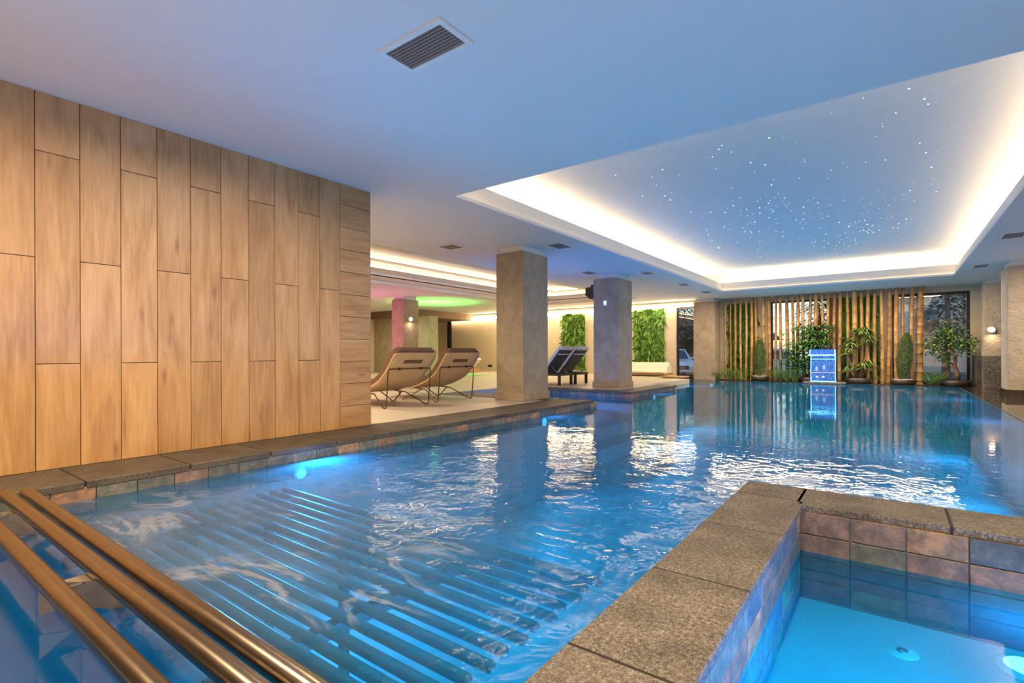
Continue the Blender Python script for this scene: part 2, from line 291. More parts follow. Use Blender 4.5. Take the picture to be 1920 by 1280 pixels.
# ------------------------------------------------------------------ mesh builder
class MB:
    def __init__(s): s.v = []; s.f = []; s.sm = []
    def add(s, v, f, smooth=False):
        b = len(s.v); s.v += [tuple(p) for p in v]; s.f += [tuple(i + b for i in q) for q in f]; s.sm += [smooth] * len(f); return s
    def box(s, x0, x1, y0, y1, z0, z1, c=0):
        if c <= 0:
            v = [(x, y, z) for z in (z0, z1) for y in (y0, y1) for x in (x0, x1)]
            return s.add(v, [(0, 2, 3, 1), (4, 5, 7, 6), (0, 1, 5, 4), (2, 6, 7, 3), (0, 4, 6, 2), (1, 3, 7, 5)])
        # chamfered box: 24 vertices
        c = min(c, (x1 - x0) * .45, (y1 - y0) * .45, (z1 - z0) * .45)
        b0 = len(s.v); idx = {}
        for iz, z in enumerate((z0, z1)):
            for iy, y in enumerate((y0, y1)):
                for ix, x in enumerate((x0, x1)):
                    dx, dy, dz = (c, -c)[ix], (c, -c)[iy], (c, -c)[iz]
                    for k, p in enumerate(((x, y + dy, z + dz), (x + dx, y, z + dz), (x + dx, y + dy, z))):
                        idx[ix, iy, iz, k] = len(s.v); s.v.append(p)
        g = lambda *a: idx[a]
        fs = []
        for i in (0, 1):
            fs.append([g(i, 0, 0, 0), g(i, 1, 0, 0), g(i, 1, 1, 0), g(i, 0, 1, 0)]); fs.append([g(0, i, 0, 1), g(1, i, 0, 1), g(1, i, 1, 1), g(0, i, 1, 1)]); fs.append([g(0, 0, i, 2), g(1, 0, i, 2), g(1, 1, i, 2), g(0, 1, i, 2)])
        for a in (0, 1):
            for b in (0, 1):
                fs.append([g(a, b, 0, 0), g(a, b, 1, 0), g(a, b, 1, 1), g(a, b, 0, 1)])
                fs.append([g(a, 0, b, 0), g(a, 1, b, 0), g(a, 1, b, 2), g(a, 0, b, 2)])
                fs.append([g(0, a, b, 1), g(1, a, b, 1), g(1, a, b, 2), g(0, a, b, 2)])
                for d in (0, 1): fs.append([g(a, b, d, 0), g(a, b, d, 1), g(a, b, d, 2)])
        cen = Vector(((x0 + x1) / 2, (y0 + y1) / 2, (z0 + z1) / 2))
        for q in fs:
            p = [Vector(s.v[i]) for i in q]; n = (p[1] - p[0]).cross(p[2] - p[0])
            if n.dot(sum(p, Vector()) / len(p) - cen) < 0: q = q[::-1]
            s.f.append(tuple(q)); s.sm.append(False)
        return s
    def tube(s, pts, r, n=10, caps=True, smooth=True):
        pts = [Vector(p) for p in pts]; rs = r if isinstance(r, (list, tuple)) else [r] * len(pts)
        b = len(s.v); up = Vector((0, 0, 1)); prev = None
        for i, p in enumerate(pts):
            t = (pts[min(i + 1, len(pts) - 1)] - pts[max(i - 1, 0)]).normalized()
            if prev is None: a = t.orthogonal().normalized()
            else:
                a = prev - t * prev.dot(t); a = a.normalized() if a.length > 1e-6 else t.orthogonal().normalized()
            prev = a; c = t.cross(a)
            for k in range(n):
                th = 2 * PI * k / n; s.v.append(tuple(p + (a * math.cos(th) + c * math.sin(th)) * rs[i]))
        for i in range(len(pts) - 1):
            for k in range(n):
                k2 = (k + 1) % n; s.f.append((b + i * n + k, b + i * n + k2, b + (i + 1) * n + k2, b + (i + 1) * n + k)); s.sm.append(smooth)
        if caps:
            s.f.append(tuple(b + k for k in range(n))[::-1]); s.sm.append(False)
            s.f.append(tuple(b + (len(pts) - 1) * n + k for k in range(n))); s.sm.append(False)
        return s
    def lathe(s, prof, cx=0, cy=0, n=24, smooth=True):
        b = len(s.v)
        for (r, z) in prof:
            for k in range(n): s.v.append((cx + r * math.cos(2 * PI * k / n), cy + r * math.sin(2 * PI * k / n), z))
        for i in range(len(prof) - 1):
            for k in range(n):
                k2 = (k + 1) % n; s.f.append((b + i * n + k, b + i * n + k2, b + (i + 1) * n + k2, b + (i + 1) * n + k)); s.sm.append(smooth)
        return s
    def prism_y(s, poly, y0, y1, smooth=False):   # polygon in (x,z) extruded along y
        n = len(poly); b = len(s.v)
        s.v += [(x, y0, z) for x, z in poly] + [(x, y1, z) for x, z in poly]
        s.f.append(tuple(range(b, b + n))); s.f.append(tuple(range(b + 2 * n - 1, b + n - 1, -1))); s.sm += [False, False]
        for i in range(n):
            j = (i + 1) % n; s.f.append((b + j, b + i, b + n + i, b + n + j)); s.sm.append(smooth)
        return s
    def blade(s, p, d, ln, w, droop=.3, seg=3, fold=0, up=Vector((0, 0, 1))):
        p = Vector(p); d = Vector(d).normalized(); side = d.cross(up)
        if side.length < 1e-3: side = Vector((1, 0, 0))
        side.normalize(); b = len(s.v); prof = [.25, 1.0, .75, 0.0] if seg == 3 else [.3, 1.0, 0.0]
        for i in range(seg + 1):
            t = i / seg; c = p + d * ln * t + Vector((0, 0, -droop * ln * t * t)); ww = w * prof[i] * .5
            if i == seg: s.v.append(tuple(c))
            else: s.v.append(tuple(c - side * ww)); s.v.append(tuple(c + side * ww))
        for i in range(seg - 1): s.f.append((b + 2 * i, b + 2 * i + 1, b + 2 * i + 3, b + 2 * i + 2)); s.sm.append(True)
        s.f.append((b + 2 * seg - 2, b + 2 * seg - 1, b + 2 * seg)); s.sm.append(True)
        return s
    def build(s, name, mat, parent=None, loc=None, kind=None):
        me = bpy.data.meshes.new(name); off = Vector(loc) if loc else Vector((0, 0, 0))
        me.from_pydata([tuple(Vector(p) - off) for p in s.v], [], s.f)
        me.polygons.foreach_set('use_smooth', s.sm); me.materials.append(mat); me.update()
        o = bpy.data.objects.new(name, me); COL.objects.link(o)
        if parent: o.parent = parent
        if loc: o.location = off
        if kind: o['kind'] = kind
        return o
def tag(o, label=None, cat=None, group=None, kind=None):
    if label: o['label'] = label
    if cat: o['category'] = cat
    if group: o['group'] = group
    if kind: o['kind'] = kind
    return o
def empty(name, loc=(0, 0, 0), rz=0):
    o = bpy.data.objects.new(name, None); o.location = loc; o.rotation_euler = (0, 0, rz); o.empty_display_size = .1; COL.objects.link(o); return o
def share(name, mesh, parent, loc, rot=(0, 0, 0)):
    o = bpy.data.objects.new(name, mesh); o.location = loc; o.rotation_euler = rot; o.parent = parent; COL.objects.link(o); return o
def copy_tree(o, parent=None):
    c = o.copy(); COL.objects.link(c); c.parent = parent
    for ch in list(o.children): copy_tree(ch, c)
    return c

# ------------------------------------------------------------------ the room shell
CZ = 2.72; WZ = -.125; TZ = -.25; PB = -1.35
X0, X1, Y0, Y1 = -19.0, 3.3, -4.5, 18.6
# wet dark overflow deck and pool floor
f = MB().box(X0, -4.9, Y0, 7.5, -1.5, 0)
f.box(X0, -7.6, 7.5, 10.62, -1.5, 0); f.box(X0, -4.9, 10.62, 13.1, -1.5, 0); f.box(X0, -5.2, 13.1, 16.3, -1.5, 0); f.box(X0, -6.35, 16.3, 18.9, -1.5, 0)
floor = f.build('floor', M['deck'], kind='structure')
MB().box(1.43, X1, 3.55, 18.3, -1.5, WZ + .008).build('wet_floor', M['wetgran'], floor)
MB().box(-19, X1, Y0, -.6, -1.5, 0).build('floor_behind', M['deck'], floor)
MB().box(-.76, X1, -.6, .25, -1.5, 0).build('floor_beside_tub', M['granite'], floor)
MB().box(-6.3, X1, 18.3, 20.2, -1.5, WZ + .006).build('planting_bed', M['soil'], floor)
# pool basin
basin = MB()
basin.box(-8.4, 1.5, -.6, 18.4, PB - .1, PB)
basin = basin.build('pool_basin', M['pooltile'], kind='structure')
def wallq(name, x0, x1, y0, y1, z0, z1): return MB().box(x0, x1, y0, y1, z0, z1).build(name, M['pooltile'], basin)
wallq('side_wall', 1.40, 1.44, 3.55, 18.3, PB, WZ - .01); wallq('end_wall', -6.3, 1.43, 18.27, 18.31, PB, WZ - .01)
wallq('side_wall', -4.33, -4.26, -.6, 8.06, PB, -.27); wallq('side_wall', -4.54, -4.47, 10.22, 13.08, PB, -.27); wallq('end_wall', -8.4, -4.47, 10.21, 10.26, PB, -.27)
wallq('tub_outer_wall', -.75, -.70, -.6, 3.56, PB, -.27); wallq('tub_outer_wall', -.75, 1.43, 3.50, 3.56, PB, -.27); wallq('near_wall', -4.3, -.75, -.62, -.58, PB, -.02)
# shallow steps of the side inlet
st = MB().box(-8.4, -4.9, 8.1, 10.2, PB, -.42); st.build('inlet_floor', M['pooltile'], basin)
MB().box(-4.9, -4.5, 8.1, 10.2, PB, -.62).build('step', M['pooltile'], basin)
MB().box(-4.5, -4.05, 7.9, 10.3, PB, -.85).build('step', M['pooltile'], basin)
MB().box(-4.05, -3.6, 7.9, 10.3, PB, -1.1).build('step', M['pooltile'], basin)

# waterline tiles: one mesh for the tiles facing X, one for those facing Y
TW, TH = .232, .1215
tx = MB().box(-.006, .012, -TW / 2 + .002, TW / 2 - .002, -TH / 2 + .002, TH / 2 - .002, .003); tx_o = tx.build('tile', M['slate']); tx_m = tx_o.data; bpy.data.objects.remove(tx_o)
ty = MB().box(-TW / 2 + .002, TW / 2 - .002, -.012, .006, -TH / 2 + .002, TH / 2 - .002, .003); ty_o = ty.build('tile', M['slate']); ty_m = ty_o.data; bpy.data.objects.remove(ty_o)
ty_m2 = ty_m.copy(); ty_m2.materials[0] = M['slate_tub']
def tiles_x(parent, x, y0, y1, rows, ztop=-.035, flip=False, phase=0):
    y = y0 + phase
    while y < y1 - .02:
        for r in range(rows):
            share('tile', tx_m, parent, (x, y + TW / 2, ztop - TH * (r + .5)), (0, 0, PI if flip else 0))
        y += TW
def tiles_y(parent, y, x0, x1, rows, ztop=-.035, phase=0):
    x = x0 + phase
    while x < x1 - .02:
        for r in range(rows): share('tile', ty_m, parent, (x + TW / 2, y, ztop - TH * (r + .5)))
        x += TW
tiles_x(basin, -4.272, .83 - TW * 4, 8.05, 2); tiles_x(basin, -4.482, 10.24, 13.0, 2); tiles_y(basin, 10.222, -7.6, -4.5, 2)
tiles_x(basin, -.742, -.5, 3.4, 2, flip=True)

# coping stones
def stone(parent, x0, x1, y0, y1, mat, t=.04, z=0, c=.005):
    g = .005; cx, cy = (x0 + x1) / 2, (y0 + y1) / 2
    return MB().box(x0 + g, x1 - g, y0 + g, y1 - g, z - t, z, c).build('stone', mat, parent, (cx, cy, z))
M['mortar'] = plain('dark_joint_mortar', (.012, .01, .008), .9)
co = empty('trim_1'); MB().box(-4.92, -4.262, -.6, 8.1, -.045, -.0035).build('joint_mortar', M['mortar'], co); MB().box(-7.6, -4.92, 7.515, 8.1, -.045, -.0035).build('joint_mortar', M['mortar'], co)
tag(co, 'dark worn stone coping along the pool under the timber-look wall', kind='structure')
ys = [-.6, -.1, .42, 1.005, 1.632, 2.253, 2.898, 3.564, 4.207, 4.858, 5.54, 6.213, 6.849, 7.5, 8.12]
for i in range(len(ys) - 1): stone(co, -4.93, -4.25, ys[i], ys[i + 1], M['coping_dark'], .05)
MB().box(-4.92, -4.28, -.6, 8.08, -1.4, -.05).build('bed', M['coping_dark'], co)
MB().box(-7.6, -4.9, 7.52, 8.08, -1.4, -.05).build('bed', M['coping_dark'], co)
xs = [-7.6, -7.05, -6.5, -5.95, -5.45, -4.93]
for i in range(5): stone(co, xs[i], xs[i + 1], 7.5, 8.12, M['coping_dark'], .05)
MB().box(-8.4, -5.72, 7.46, 7.5, -.01, .004).build('drain_channel', M['black'], co)
co2 = empty('trim_2'); tag(co2, 'dark worn stone coping round the far platform', kind='structure')
xs = [-7.6 + .53 * i for i in range(6)]
for i in range(5): stone(co2, xs[i], xs[i + 1] if i < 4 else -4.95, 10.18, 10.62, M['coping_dark'], .05)
ys = [10.18, 10.75, 11.33, 11.9, 12.5, 13.1]
for i in range(5): stone(co2, -4.95, -4.46, ys[i], ys[i + 1], M['coping_dark'], .05)
MB().box(-7.6, -4.49, 10.24, 10.6, -1.4, -.05).build('bed', M['coping_dark'], co2); MB().box(-4.94, -4.49, 10.24, 13.07, -1.4, -.05).build('bed', M['coping_dark'], co2)
MB().box(-5.2, -5.16, 13.1, 16.3, -1.4, -.0).build('edge', M['deck'], co2)

# hot tub
tub = empty('hot_tub_basin'); tag(tub, 'raised granite edge of the hot tub basin', kind='structure')
ys = [.0, .62, 1.27, 1.918, 2.59, 3.24]
for i in range(5): stone(tub, -.757, -.392, ys[i], ys[i + 1], M['granite'], .04)
stone(tub, -.757, -.425, 3.24, 3.575, M['granite'])
xs = [-.425, .224, .874, 1.52, 2.2]
for i in range(4): stone(tub, xs[i], xs[i + 1], 3.18, 3.575, M['granite'])
MB().box(-.742, -.425, 0, 3.56, -1.3, -.04).build('inner_wall', M['pooltile'], tub)
MB().box(-.75, -.40, .02, 3.565, -.036, -.0035).build('joint_mortar', M['mortar'], tub)
MB().box(-.45, 2.19, 3.19, 3.565, -.036, -.0035).build('joint_mortar', M['mortar'], tub)
MB().box(-.742, 2.2, 3.19, 3.56, -1.3, -.04).build('inner_wall', M['pooltile'], tub)
MB().box(2.2, 2.5, .2, 3.56, -1.3, 0).build('inner_wall', M['granite'], tub)
MB().box(-.42, 2.2, .25, 3.2, -.6, -.505).build('bench', plain('smooth_bench', (.55, .60, .60), .5, 0, .06, 2), tub)
MB().box(-.42, 2.2, .2, .26, -.6, 0).build('inner_wall', M['pooltile'], tub)
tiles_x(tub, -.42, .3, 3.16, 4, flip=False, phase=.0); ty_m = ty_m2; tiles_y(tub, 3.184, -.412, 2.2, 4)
dr = MB().lathe([(0, .006), (.055, .006), (.062, .0)], 0, 0, 24); d_ = dr.build('drain_cover', M['white'], tub); d_.location = (.031, 2.85, -.505)
MB().lathe([(.012, .012), (.02, .012), (.02, .004)], 0, 0, 16).build('drain_screw', M['steel_d'], d_)

# water surfaces
def lines(a, b, s): n = max(1, round((b - a) / s)); return [a + (b - a) * i / n for i in range(n)]
gx = lines(-7.62, -4.3, .3) + lines(-4.3, -.745, .025) + lines(-.745, 1.42, .2) + [1.42]
gy = lines(-.6, 0, .2) + lines(0, 4.5, .025) + lines(4.5, 18.28, .25) + [18.28]
def sst(a, b, x): t = max(0, min(1, (x - a) / (b - a))); return t * t * (3 - 2 * t)
def XE(y): return -.995 - .34 * (y - 1.75) ** 2 + .012 * math.sin(y * 23) + .006 * math.sin(y * 61)
def wh(x, y):
    if y > 4.5 or y < 0 or x < -4.3 or x > -.745: return 0.0
    m = sst(.55, .9, y) * (1 - sst(3.0, 4.4, y)) * sst(-4.3, -4.0, x) * sst(-.75, -.8, x)
    h = .0045 * noise.noise(Vector((x * 1.6, y * 2.4, 0))) + .0022 * noise.noise(Vector((x * 4, y * 6, 3)))
    # crest where the water falls off the end of the bed
    xe = XE(y)
    d = x - xe
    k = sst(.9, 1.4, y) * (1 - sst(2.3, 2.6, y))
    h += k * (.006 * math.exp(-(d / .03) ** 2) - .006 * math.exp(-((d + .06) / .05) ** 2) + (.0009 * math.sin(d * 200 + y * 8) * math.exp(-((d + .12) / .09) ** 2)))
    # fans of small ripples over each bar end
    h += k * .0022 * math.sin(y * 2 * PI / .105) * math.exp(-((d + .3) / .25) ** 2)
    return h * m if k < .01 else h * max(m, .6)
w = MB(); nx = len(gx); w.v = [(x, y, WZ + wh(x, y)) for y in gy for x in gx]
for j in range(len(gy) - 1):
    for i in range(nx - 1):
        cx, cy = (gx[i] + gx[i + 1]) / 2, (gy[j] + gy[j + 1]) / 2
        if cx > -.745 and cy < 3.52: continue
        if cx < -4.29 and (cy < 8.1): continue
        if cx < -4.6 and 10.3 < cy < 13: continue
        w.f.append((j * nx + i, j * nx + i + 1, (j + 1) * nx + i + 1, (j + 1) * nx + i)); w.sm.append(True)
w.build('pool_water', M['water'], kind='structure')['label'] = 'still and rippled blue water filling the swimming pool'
MB().add([(-.41, .26, TZ), (2.2, .26, TZ), (2.2, 3.18, TZ), (-.41, 3.18, TZ)], [(0, 1, 2, 3)]).build('hot_tub_water', M['tubwater'], kind='structure')['label'] = 'bright blue water lying low in the hot tub'

# timber-look wall
wl = MB().box(-5.3, -4.905, Y0, 3.78, 0, CZ).build('wall_left', M['dark'], kind='structure')
B = [-.9, -.38, -.13, .12, .374, .625, .876, 1.128, 1.381, 1.63, 1.881, 2.132, 2.381, 2.636, 2.886, 3.129, 3.378]
def plank(y0, y1, z0, z1, mat):
    g = .0022; cy, cz = (y0 + y1) / 2, (z0 + z1) / 2
    MB().box(-4.907, -4.892, y0 + g, y1 - g, z0 + g, z1 - g, .002).build('plank', mat, wl, (-4.892, cy, cz))
for i in range(len(B) - 1):
    odd = (i % 2 == 1)
    z = [0, .766, 2.295, CZ] if (i % 2 == 0) else [0, 1.53, CZ]
    for a, b in zip(z[:-1], z[1:]): plank(B[i], B[i + 1], a, b, M['wood'])
for k in range(11): plank(3.378, 3.78, k * .2495, min(CZ, (k + 1) * .2495), M['woodh'])
for k in range(11):
    z0, z1 = k * .2495, min(CZ, (k + 1) * .2495)
    MB().box(-5.3, -4.894, 3.78, 3.792, z0 + .002, z1 - .002, .002).build('plank', M['woodh'], wl, (-5.1, 3.786, (z0 + z1) / 2))

# ceiling
def ring(mb, x0, x1, y0, y1, t, z0, z1):   # rectangular frame, t outward
    mb.box(x0 - t, x0, y0 - t, y1 + t, z0, z1); mb.box(x1, x1 + t, y0 - t, y1 + t, z0, z1)
    mb.box(x0, x1, y0 - t, y0, z0, z1); mb.box(x0, x1, y1, y1 + t, z0, z1)
RX0, RX1, RY0, RY1 = -4.205, 1.22, 4.49, 16.58
QX0, QX1, QY0, QY1 = -11.0, -7.05, 1.5, 16.75
c = MB()
xl = [X0, QX0, QX1, RX0, RX1, X1 + .3]; yl = [Y0, QY0, RY0, RY1, QY1, 20.3]
for i in range(5):
    for j in range(5):
        if i == 3 and j == 2: continue
        if i == 1 and 1 <= j <= 3: continue
        c.box(xl[i], xl[i + 1], yl[j], yl[j + 1], CZ, CZ + .04)
ceil = c.build('ceiling', M['ceil'], kind='structure')
up = MB().box(RX0 - .95, RX1 + .95, RY0 - .95, RY1 + .95, 3.34, 3.39); ring(up, RX0 - .85, RX1 + .85, RY0 - .85, RY1 + .85, .05, CZ + .04, 3.34)
up.build('upper_panel', M['ceil'], ceil)
r = MB(); ring(r, RX0, RX1, RY0, RY1, .07, CZ + .04, CZ + .05); r.build('cove_rim', M['rimw'], ceil)
r = MB(); ring(r, RX0 - .075, RX1 + .075, RY0 - .075, RY1 + .075, .03, CZ + .05, 3.0); r.build('cove_lip', M['rimw'], ceil)
r = MB(); ring(r, RX0 - .30, RX1 + .30, RY0 - .30, RY1 + .30, .04, 2.965, 2.99); r.build('led_strip', M['led'], ceil)
r = MB(); ring(r, RX0 - .06, RX1 + .06, RY0 - .06, RY1 + .06, .012, CZ + .050, CZ + .056); r.build('led_strip', M['led_rim'], ceil)
up = MB(); ring(up, QX0, QX1, QY0, QY1, .05, CZ + .04, CZ + .12)
for k in (1, 2, 3):
    s_ = .5 * k; z = CZ + .1 * k
    ring(up, QX0 + s_ - .0, QX1 - s_ + .0, QY0 + s_, QY1 - s_, .5, z, z + .02 if k < 3 else z + .02)
    ring(up, QX0 + s_, QX1 - s_, QY0 + s_, QY1 - s_, .02, z, z + .1)
up.box(QX0 - .1, QX1 + .1, QY0 - .1, QY1 + .1, CZ + .40, CZ + .44)
up.build('stepped_coffer', M['rimw'], ceil)
for k in (2, 3):
    s_ = .5 * k; z = CZ + .1 * k; r = MB(); ring(r, QX0 + s_ + .012, QX1 - s_ - .012, QY0 + s_ + .012, QY1 - s_ - .012, .012, z + .005, z + .03); r.build('led_strip', M['led_left'], ceil)
# star lights in the upper panel
st = MB(); RS = random.Random(21)
def star(x, y, r_):
    z = 3.3375; r_ *= .85; st.add([(x + r_ * math.cos(a * PI / 3), y + r_ * math.sin(a * PI / 3), z) for a in range(6)] + [(x, y, z - r_ * .6)], [((a + 1) % 6, a, 6) for a in range(6)])
for i in range(430):
    t = RS.random()
    if t < .42: x, y = RS.gauss(-1.6, 1.0), RS.gauss(12.3, 1.7)
    elif t < .55: x, y = RS.gauss(-.2, .35), RS.gauss(12.6, .8)
    elif t < .64: x, y = RS.gauss(-1.7, .35), RS.gauss(9.6, .4)
    else: x, y = RS.uniform(-3.4, .6), RS.uniform(6.0, 15.2)
    if -3.7 < x < .8 and 5.4 < y < 15.8: star(x, y, RS.choice([.003, .004, .005, .006, .009]))
tag(st.build('star_lights', M['star']), 'hundreds of tiny white fibre star lights scattered in the recessed ceiling panel', 'star lights', kind='stuff')

# walls
wb = MB().box(X0, -6.48, 18.6, 18.9, 0, CZ); wb.box(-6.48, -5.35, 18.6, 18.9, 2.5, CZ); wb.box(-6.48, -6.37, 18.6, 18.9, -.1, 2.5)
wall_back = wb.build('wall_back', M['cream'], kind='structure')
r = MB().box(-17.7, -5.3, 18.50, 18.53, 2.50, 2.545); r.build('led_strip', M['led_back'], wall_back)
MB().box(-17.8, -5.3, 18.535, 18.6, 2.56, 2.66).build('header', M['cream'], wall_back)
# far-end window wall behind the bamboo
WY = 19.4; WT = 2.58
wf = MB().box(-5.35, 2.2, WY, WY + .25, WT, CZ); wf.box(-5.35, -4.74, WY, WY + .25, -.12, WT); wf.box(1.78, 3.6, WY, WY + .25, -.12, WT)
wf.box(-3.78, -3.36, WY, WY + .25, -.12, WT); wf.box(-.31, .0, WY, WY + .25, -.12, WT)
wall_far = wf.build('wall_far', M['cream'], kind='structure')
MB().box(-1.64, -1.29, WY - .01, WY + .25, -.12, WT).build('pier', M['brownwall'], wall_far)
MB().box(-4.74, -3.78, WY + .05, WY + .25, -.12, WT).build('recess_panel', M['soil'], wall_far); MB().box(-1.29, -.31, WY + .05, WY + .25, -.12, WT).build('recess_panel', M['soil'], wall_far)
MB().box(X1, X1 + .3, Y0, 19.6, -1.4, CZ).build('wall_right', M['stucco'], kind='structure')
MB().box(X0, X1 + .3, Y0 - .3, Y0, 0, CZ).build('wall_behind', M['cream'], kind='structure')
MB().box(X0 - .3, X0, Y0, 18.9, 0, CZ).build('wall_far_left', M['cream'], kind='structure')
wp = MB().box(X0, -16.2, 14.9, 15.1, 0, 2.42).build('wall_partition', M['stucco'], kind='structure')
MB().box(-16.2, -15.5, 15.0, 15.5, 0, 2.42).build('pier', M['stucco_r'], wp)
MB().box(X0, -16.2, 14.7, 18.5, 2.42, CZ - .002).build('trim_3', M['brownwall'], kind='structure')
def window(name, x0, x1, z0, z1, y, fr=.05, mull=()):
    o = empty(name); o['kind'] = 'structure'
    m = MB().box(x0, x0 + fr, y, y + .1, z0, z1); m.box(x1 - fr, x1, y, y + .1, z0, z1); m.box(x0 + fr, x1 - fr, y, y + .1, z1 - fr, z1); m.box(x0 + fr, x1 - fr, y, y + .1, z0, z0 + fr)
    for q in mull: m.box(q - fr / 2, q + fr / 2, y, y + .1, z0 + fr, z1 - fr)
    m.build('window_frame', M['frame'], o); MB().box(x0 + fr, x1 - fr, y + .045, y + .055, z0 + fr, z1 - fr).build('pane', M['glass'], o); return o
window('window_1', -6.37, -5.36, -.1, 2.5, 18.7, .06)
window('window_2', -3.36, -1.64, -.1, WT, WY + .08, .05)
window('window_3', 0.0, 1.78, -.1, WT, WY + .08, .07)
window('window_4', -17.9, -17.65, .02, 2.48, 18.54, .03)

# columns
def column(x0, x1, y0, y1, label, z0=0, mat='stucco', plinth=True, mate=None):
    t = empty('column', ((x0 + x1) / 2, (y0 + y1) / 2, z0)); tag(t, label, 'column')
    hx, hy = (x1 - x0) / 2, (y1 - y0) / 2
    s_ = MB().box(-hx, hx, -hy, hy, 0, 2.615 - z0, .006); o = s_.build('shaft', M[mat], t)
    if plinth: MB().box(-hx - .022, hx + .022, -hy - .022, hy + .022, 0, .14, .006).build('plinth', M[mat], t)
    MB().box(-hx + .05, hx - .05, -hy + .05, hy - .05, 2.615 - z0, CZ - z0).build('collar', M['rimw'], t)
    return t
column(-5.72, -5.13, 7.19, 7.99, 'big rough grey stucco column beside the two brown loungers, nearest the pool')
column(-5.86, -5.19, 11.18, 11.95, 'stucco column tinted violet standing on the far platform by the dark loungers')
column(-5.64, -4.92, 18.3, 18.95, 'grey stucco column at the far pool corner beside the bamboo screen', -.13, plinth=False)
column(-13.30, -12.72, 11.15, 11.8, 'stucco column lit pink on one side behind the brown loungers', mat='stucco')
ca = column(1.92, 2.75, 18.05, 18.75, 'stucco column with a round wall lamp over a rough granite base', -.13, 'stucco_r', False)
MB().box(-.425, .425, -.36, .36, .0, .86, .01).build('granite_base', M['roughgran'], ca)
MB().box(-.52, -.425, -.0, 1.0, .0, .86).build('granite_side', M['coping_dark'], ca)
cb = column(1.93, 2.75, 14.72, 15.5, 'rough stucco column on a dark foot, nearer than the column with the round lamp', -.13, 'stucco_r', False)
MB().box(-.44, .44, -.42, .42, .0, .17, .01).build('foot', M['wetgran'], cb)

# ------------------------------------------------------------------ foreground tubes and bubbling bed
bed = empty('massage_bed', (-2.6, 1.4, -.3)); tag(bed, 'stainless steel tubular massage bed, three head tubes above the water, bars submerged', 'massage bed')
def rod(x0, x1, y, z, r_, mat, name='bar', lab=None, n=20):
    m = MB(); k = 5; pts = []; rs = []
    for i in range(k + 1):
        a = i / k * PI / 2; pts.append((x0 + r_ * (1 - math.sin(a)) * .9, y, z)); rs.append(max(.002, r_ * math.sin(a) if i else .002))
    pts = [(x0 + r_ * .9 * (1 - math.cos(i / k * PI / 2)), y, z) for i in range(k + 1)]; rs = [max(.002, r_ * math.sin(i / k * PI / 2)) for i in range(k + 1)]
    pts += [(x1 - p[0] + x0, y, z) for p in pts[::-1]]; rs += rs[::-1]
    m.tube(pts, rs, n, False); o = m.build(name, M[mat], bed); o.location = (2.6, -1.4, .3); 
    if lab: o['label'] = lab
    return o
rod(-4.12, -.95, .692, .02, .033, 'steel', 'tube', 'bronze-toned steel tube above the water, farthest of three')
rod(-4.16, -.95, .607, .02, .033, 'steel', 'tube', 'bronze-toned steel tube above the water, middle of three')
rod(-4.16, -.95, .464, .02, .033, 'steel', 'tube', 'bronze-toned steel tube above the water, nearest of three')
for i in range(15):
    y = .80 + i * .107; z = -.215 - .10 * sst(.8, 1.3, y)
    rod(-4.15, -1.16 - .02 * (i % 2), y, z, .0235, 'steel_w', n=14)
def bracket(x):
    m = MB(); pts = [(.44, .0), (.50, .012), (.55, .0), (.62, -.01), (.70, -.05), (.78, -.14), (.80, -.2), (.72, -.19), (.62, -.12), (.52, -.08), (.44, -.09)]
    n = len(pts)
    for dx in (-.003, .003): m.v += [(x + dx + (p[0] - .44) * .35, p[0], p[1]) for p in pts]
    m.f += [tuple(range(n))[::-1], tuple(range(n, 2 * n))]; m.sm += [False, False]
    for i in range(n): j = (i + 1) % n; m.f.append((i, j, n + j, n + i)); m.sm.append(False)
    m.box(x - .045, x + .045, .475, .60, -.010, -.004)
    o = m.build('bracket', M['steel_d'], bed); o.location = (2.6, -1.4, .3)
    h = MB().tube([(x + .045, .555, -.002), (x + .045, .555, -.0035)], .006, 12).build('bolt_hole', M['black'], o)
for x in (-2.42, -3.75, -1.2): bracket(x)
for x_ in (-3.82, -2.87, -1.97):
    o = MB().box(x_ - .03, x_ + .03, .80, 2.32, -.40, -.345).build('support_bar', M['steel_w'], bed); o.location = (2.6, -1.4, .3)
m = MB()
for (x, y) in ((-3.82, 2.0), (-2.87, 2.0)):
    o = MB().box(x - .025, x + .025, y - .025, y + .025, PB, -.39).build('leg', M['steel_w'], bed); o.location = (2.6, -1.4, .3)

# pool lamps
def pool_lamp(loc, rot, label, s=1.0):
    t = empty('pool_lamp', loc); t.rotation_euler = rot; tag(t, label, 'lamp')
    MB().lathe([(0, .012), (.06 * s, .012), (.075 * s, .006), (.078 * s, 0)], 0, 0, 28).build('bezel', M['white'], t)
    MB().lathe([(0, .020), (.045 * s, .018), (.056 * s, .012)], 0, 0, 28).build('lens', M['lampglass'], t)
pool_lamp((-4.252, 2.52, -.24), XM, 'bright underwater lamp below the coping of the timber-look wall', .8)
pool_lamp((-4.252, 6.5, -.215), XM, 'small underwater lamp glinting below the big stucco column')
pool_lamp((-4.462, 11.5, -.20), XM, 'small underwater lamp under the far platform edge')
pool_lamp((-5.02, 18.26, -.30), YP, 'underwater lamp at the far end below the corner column')
M['lampglass'] = emis('hot_tub_lamp_glass', (.75, .93, 1.0), 9.0)
pool_lamp((.46, 3.0, -.503), (0, 0, 0), 'large white lamp shining in the hot tub', 1.5)

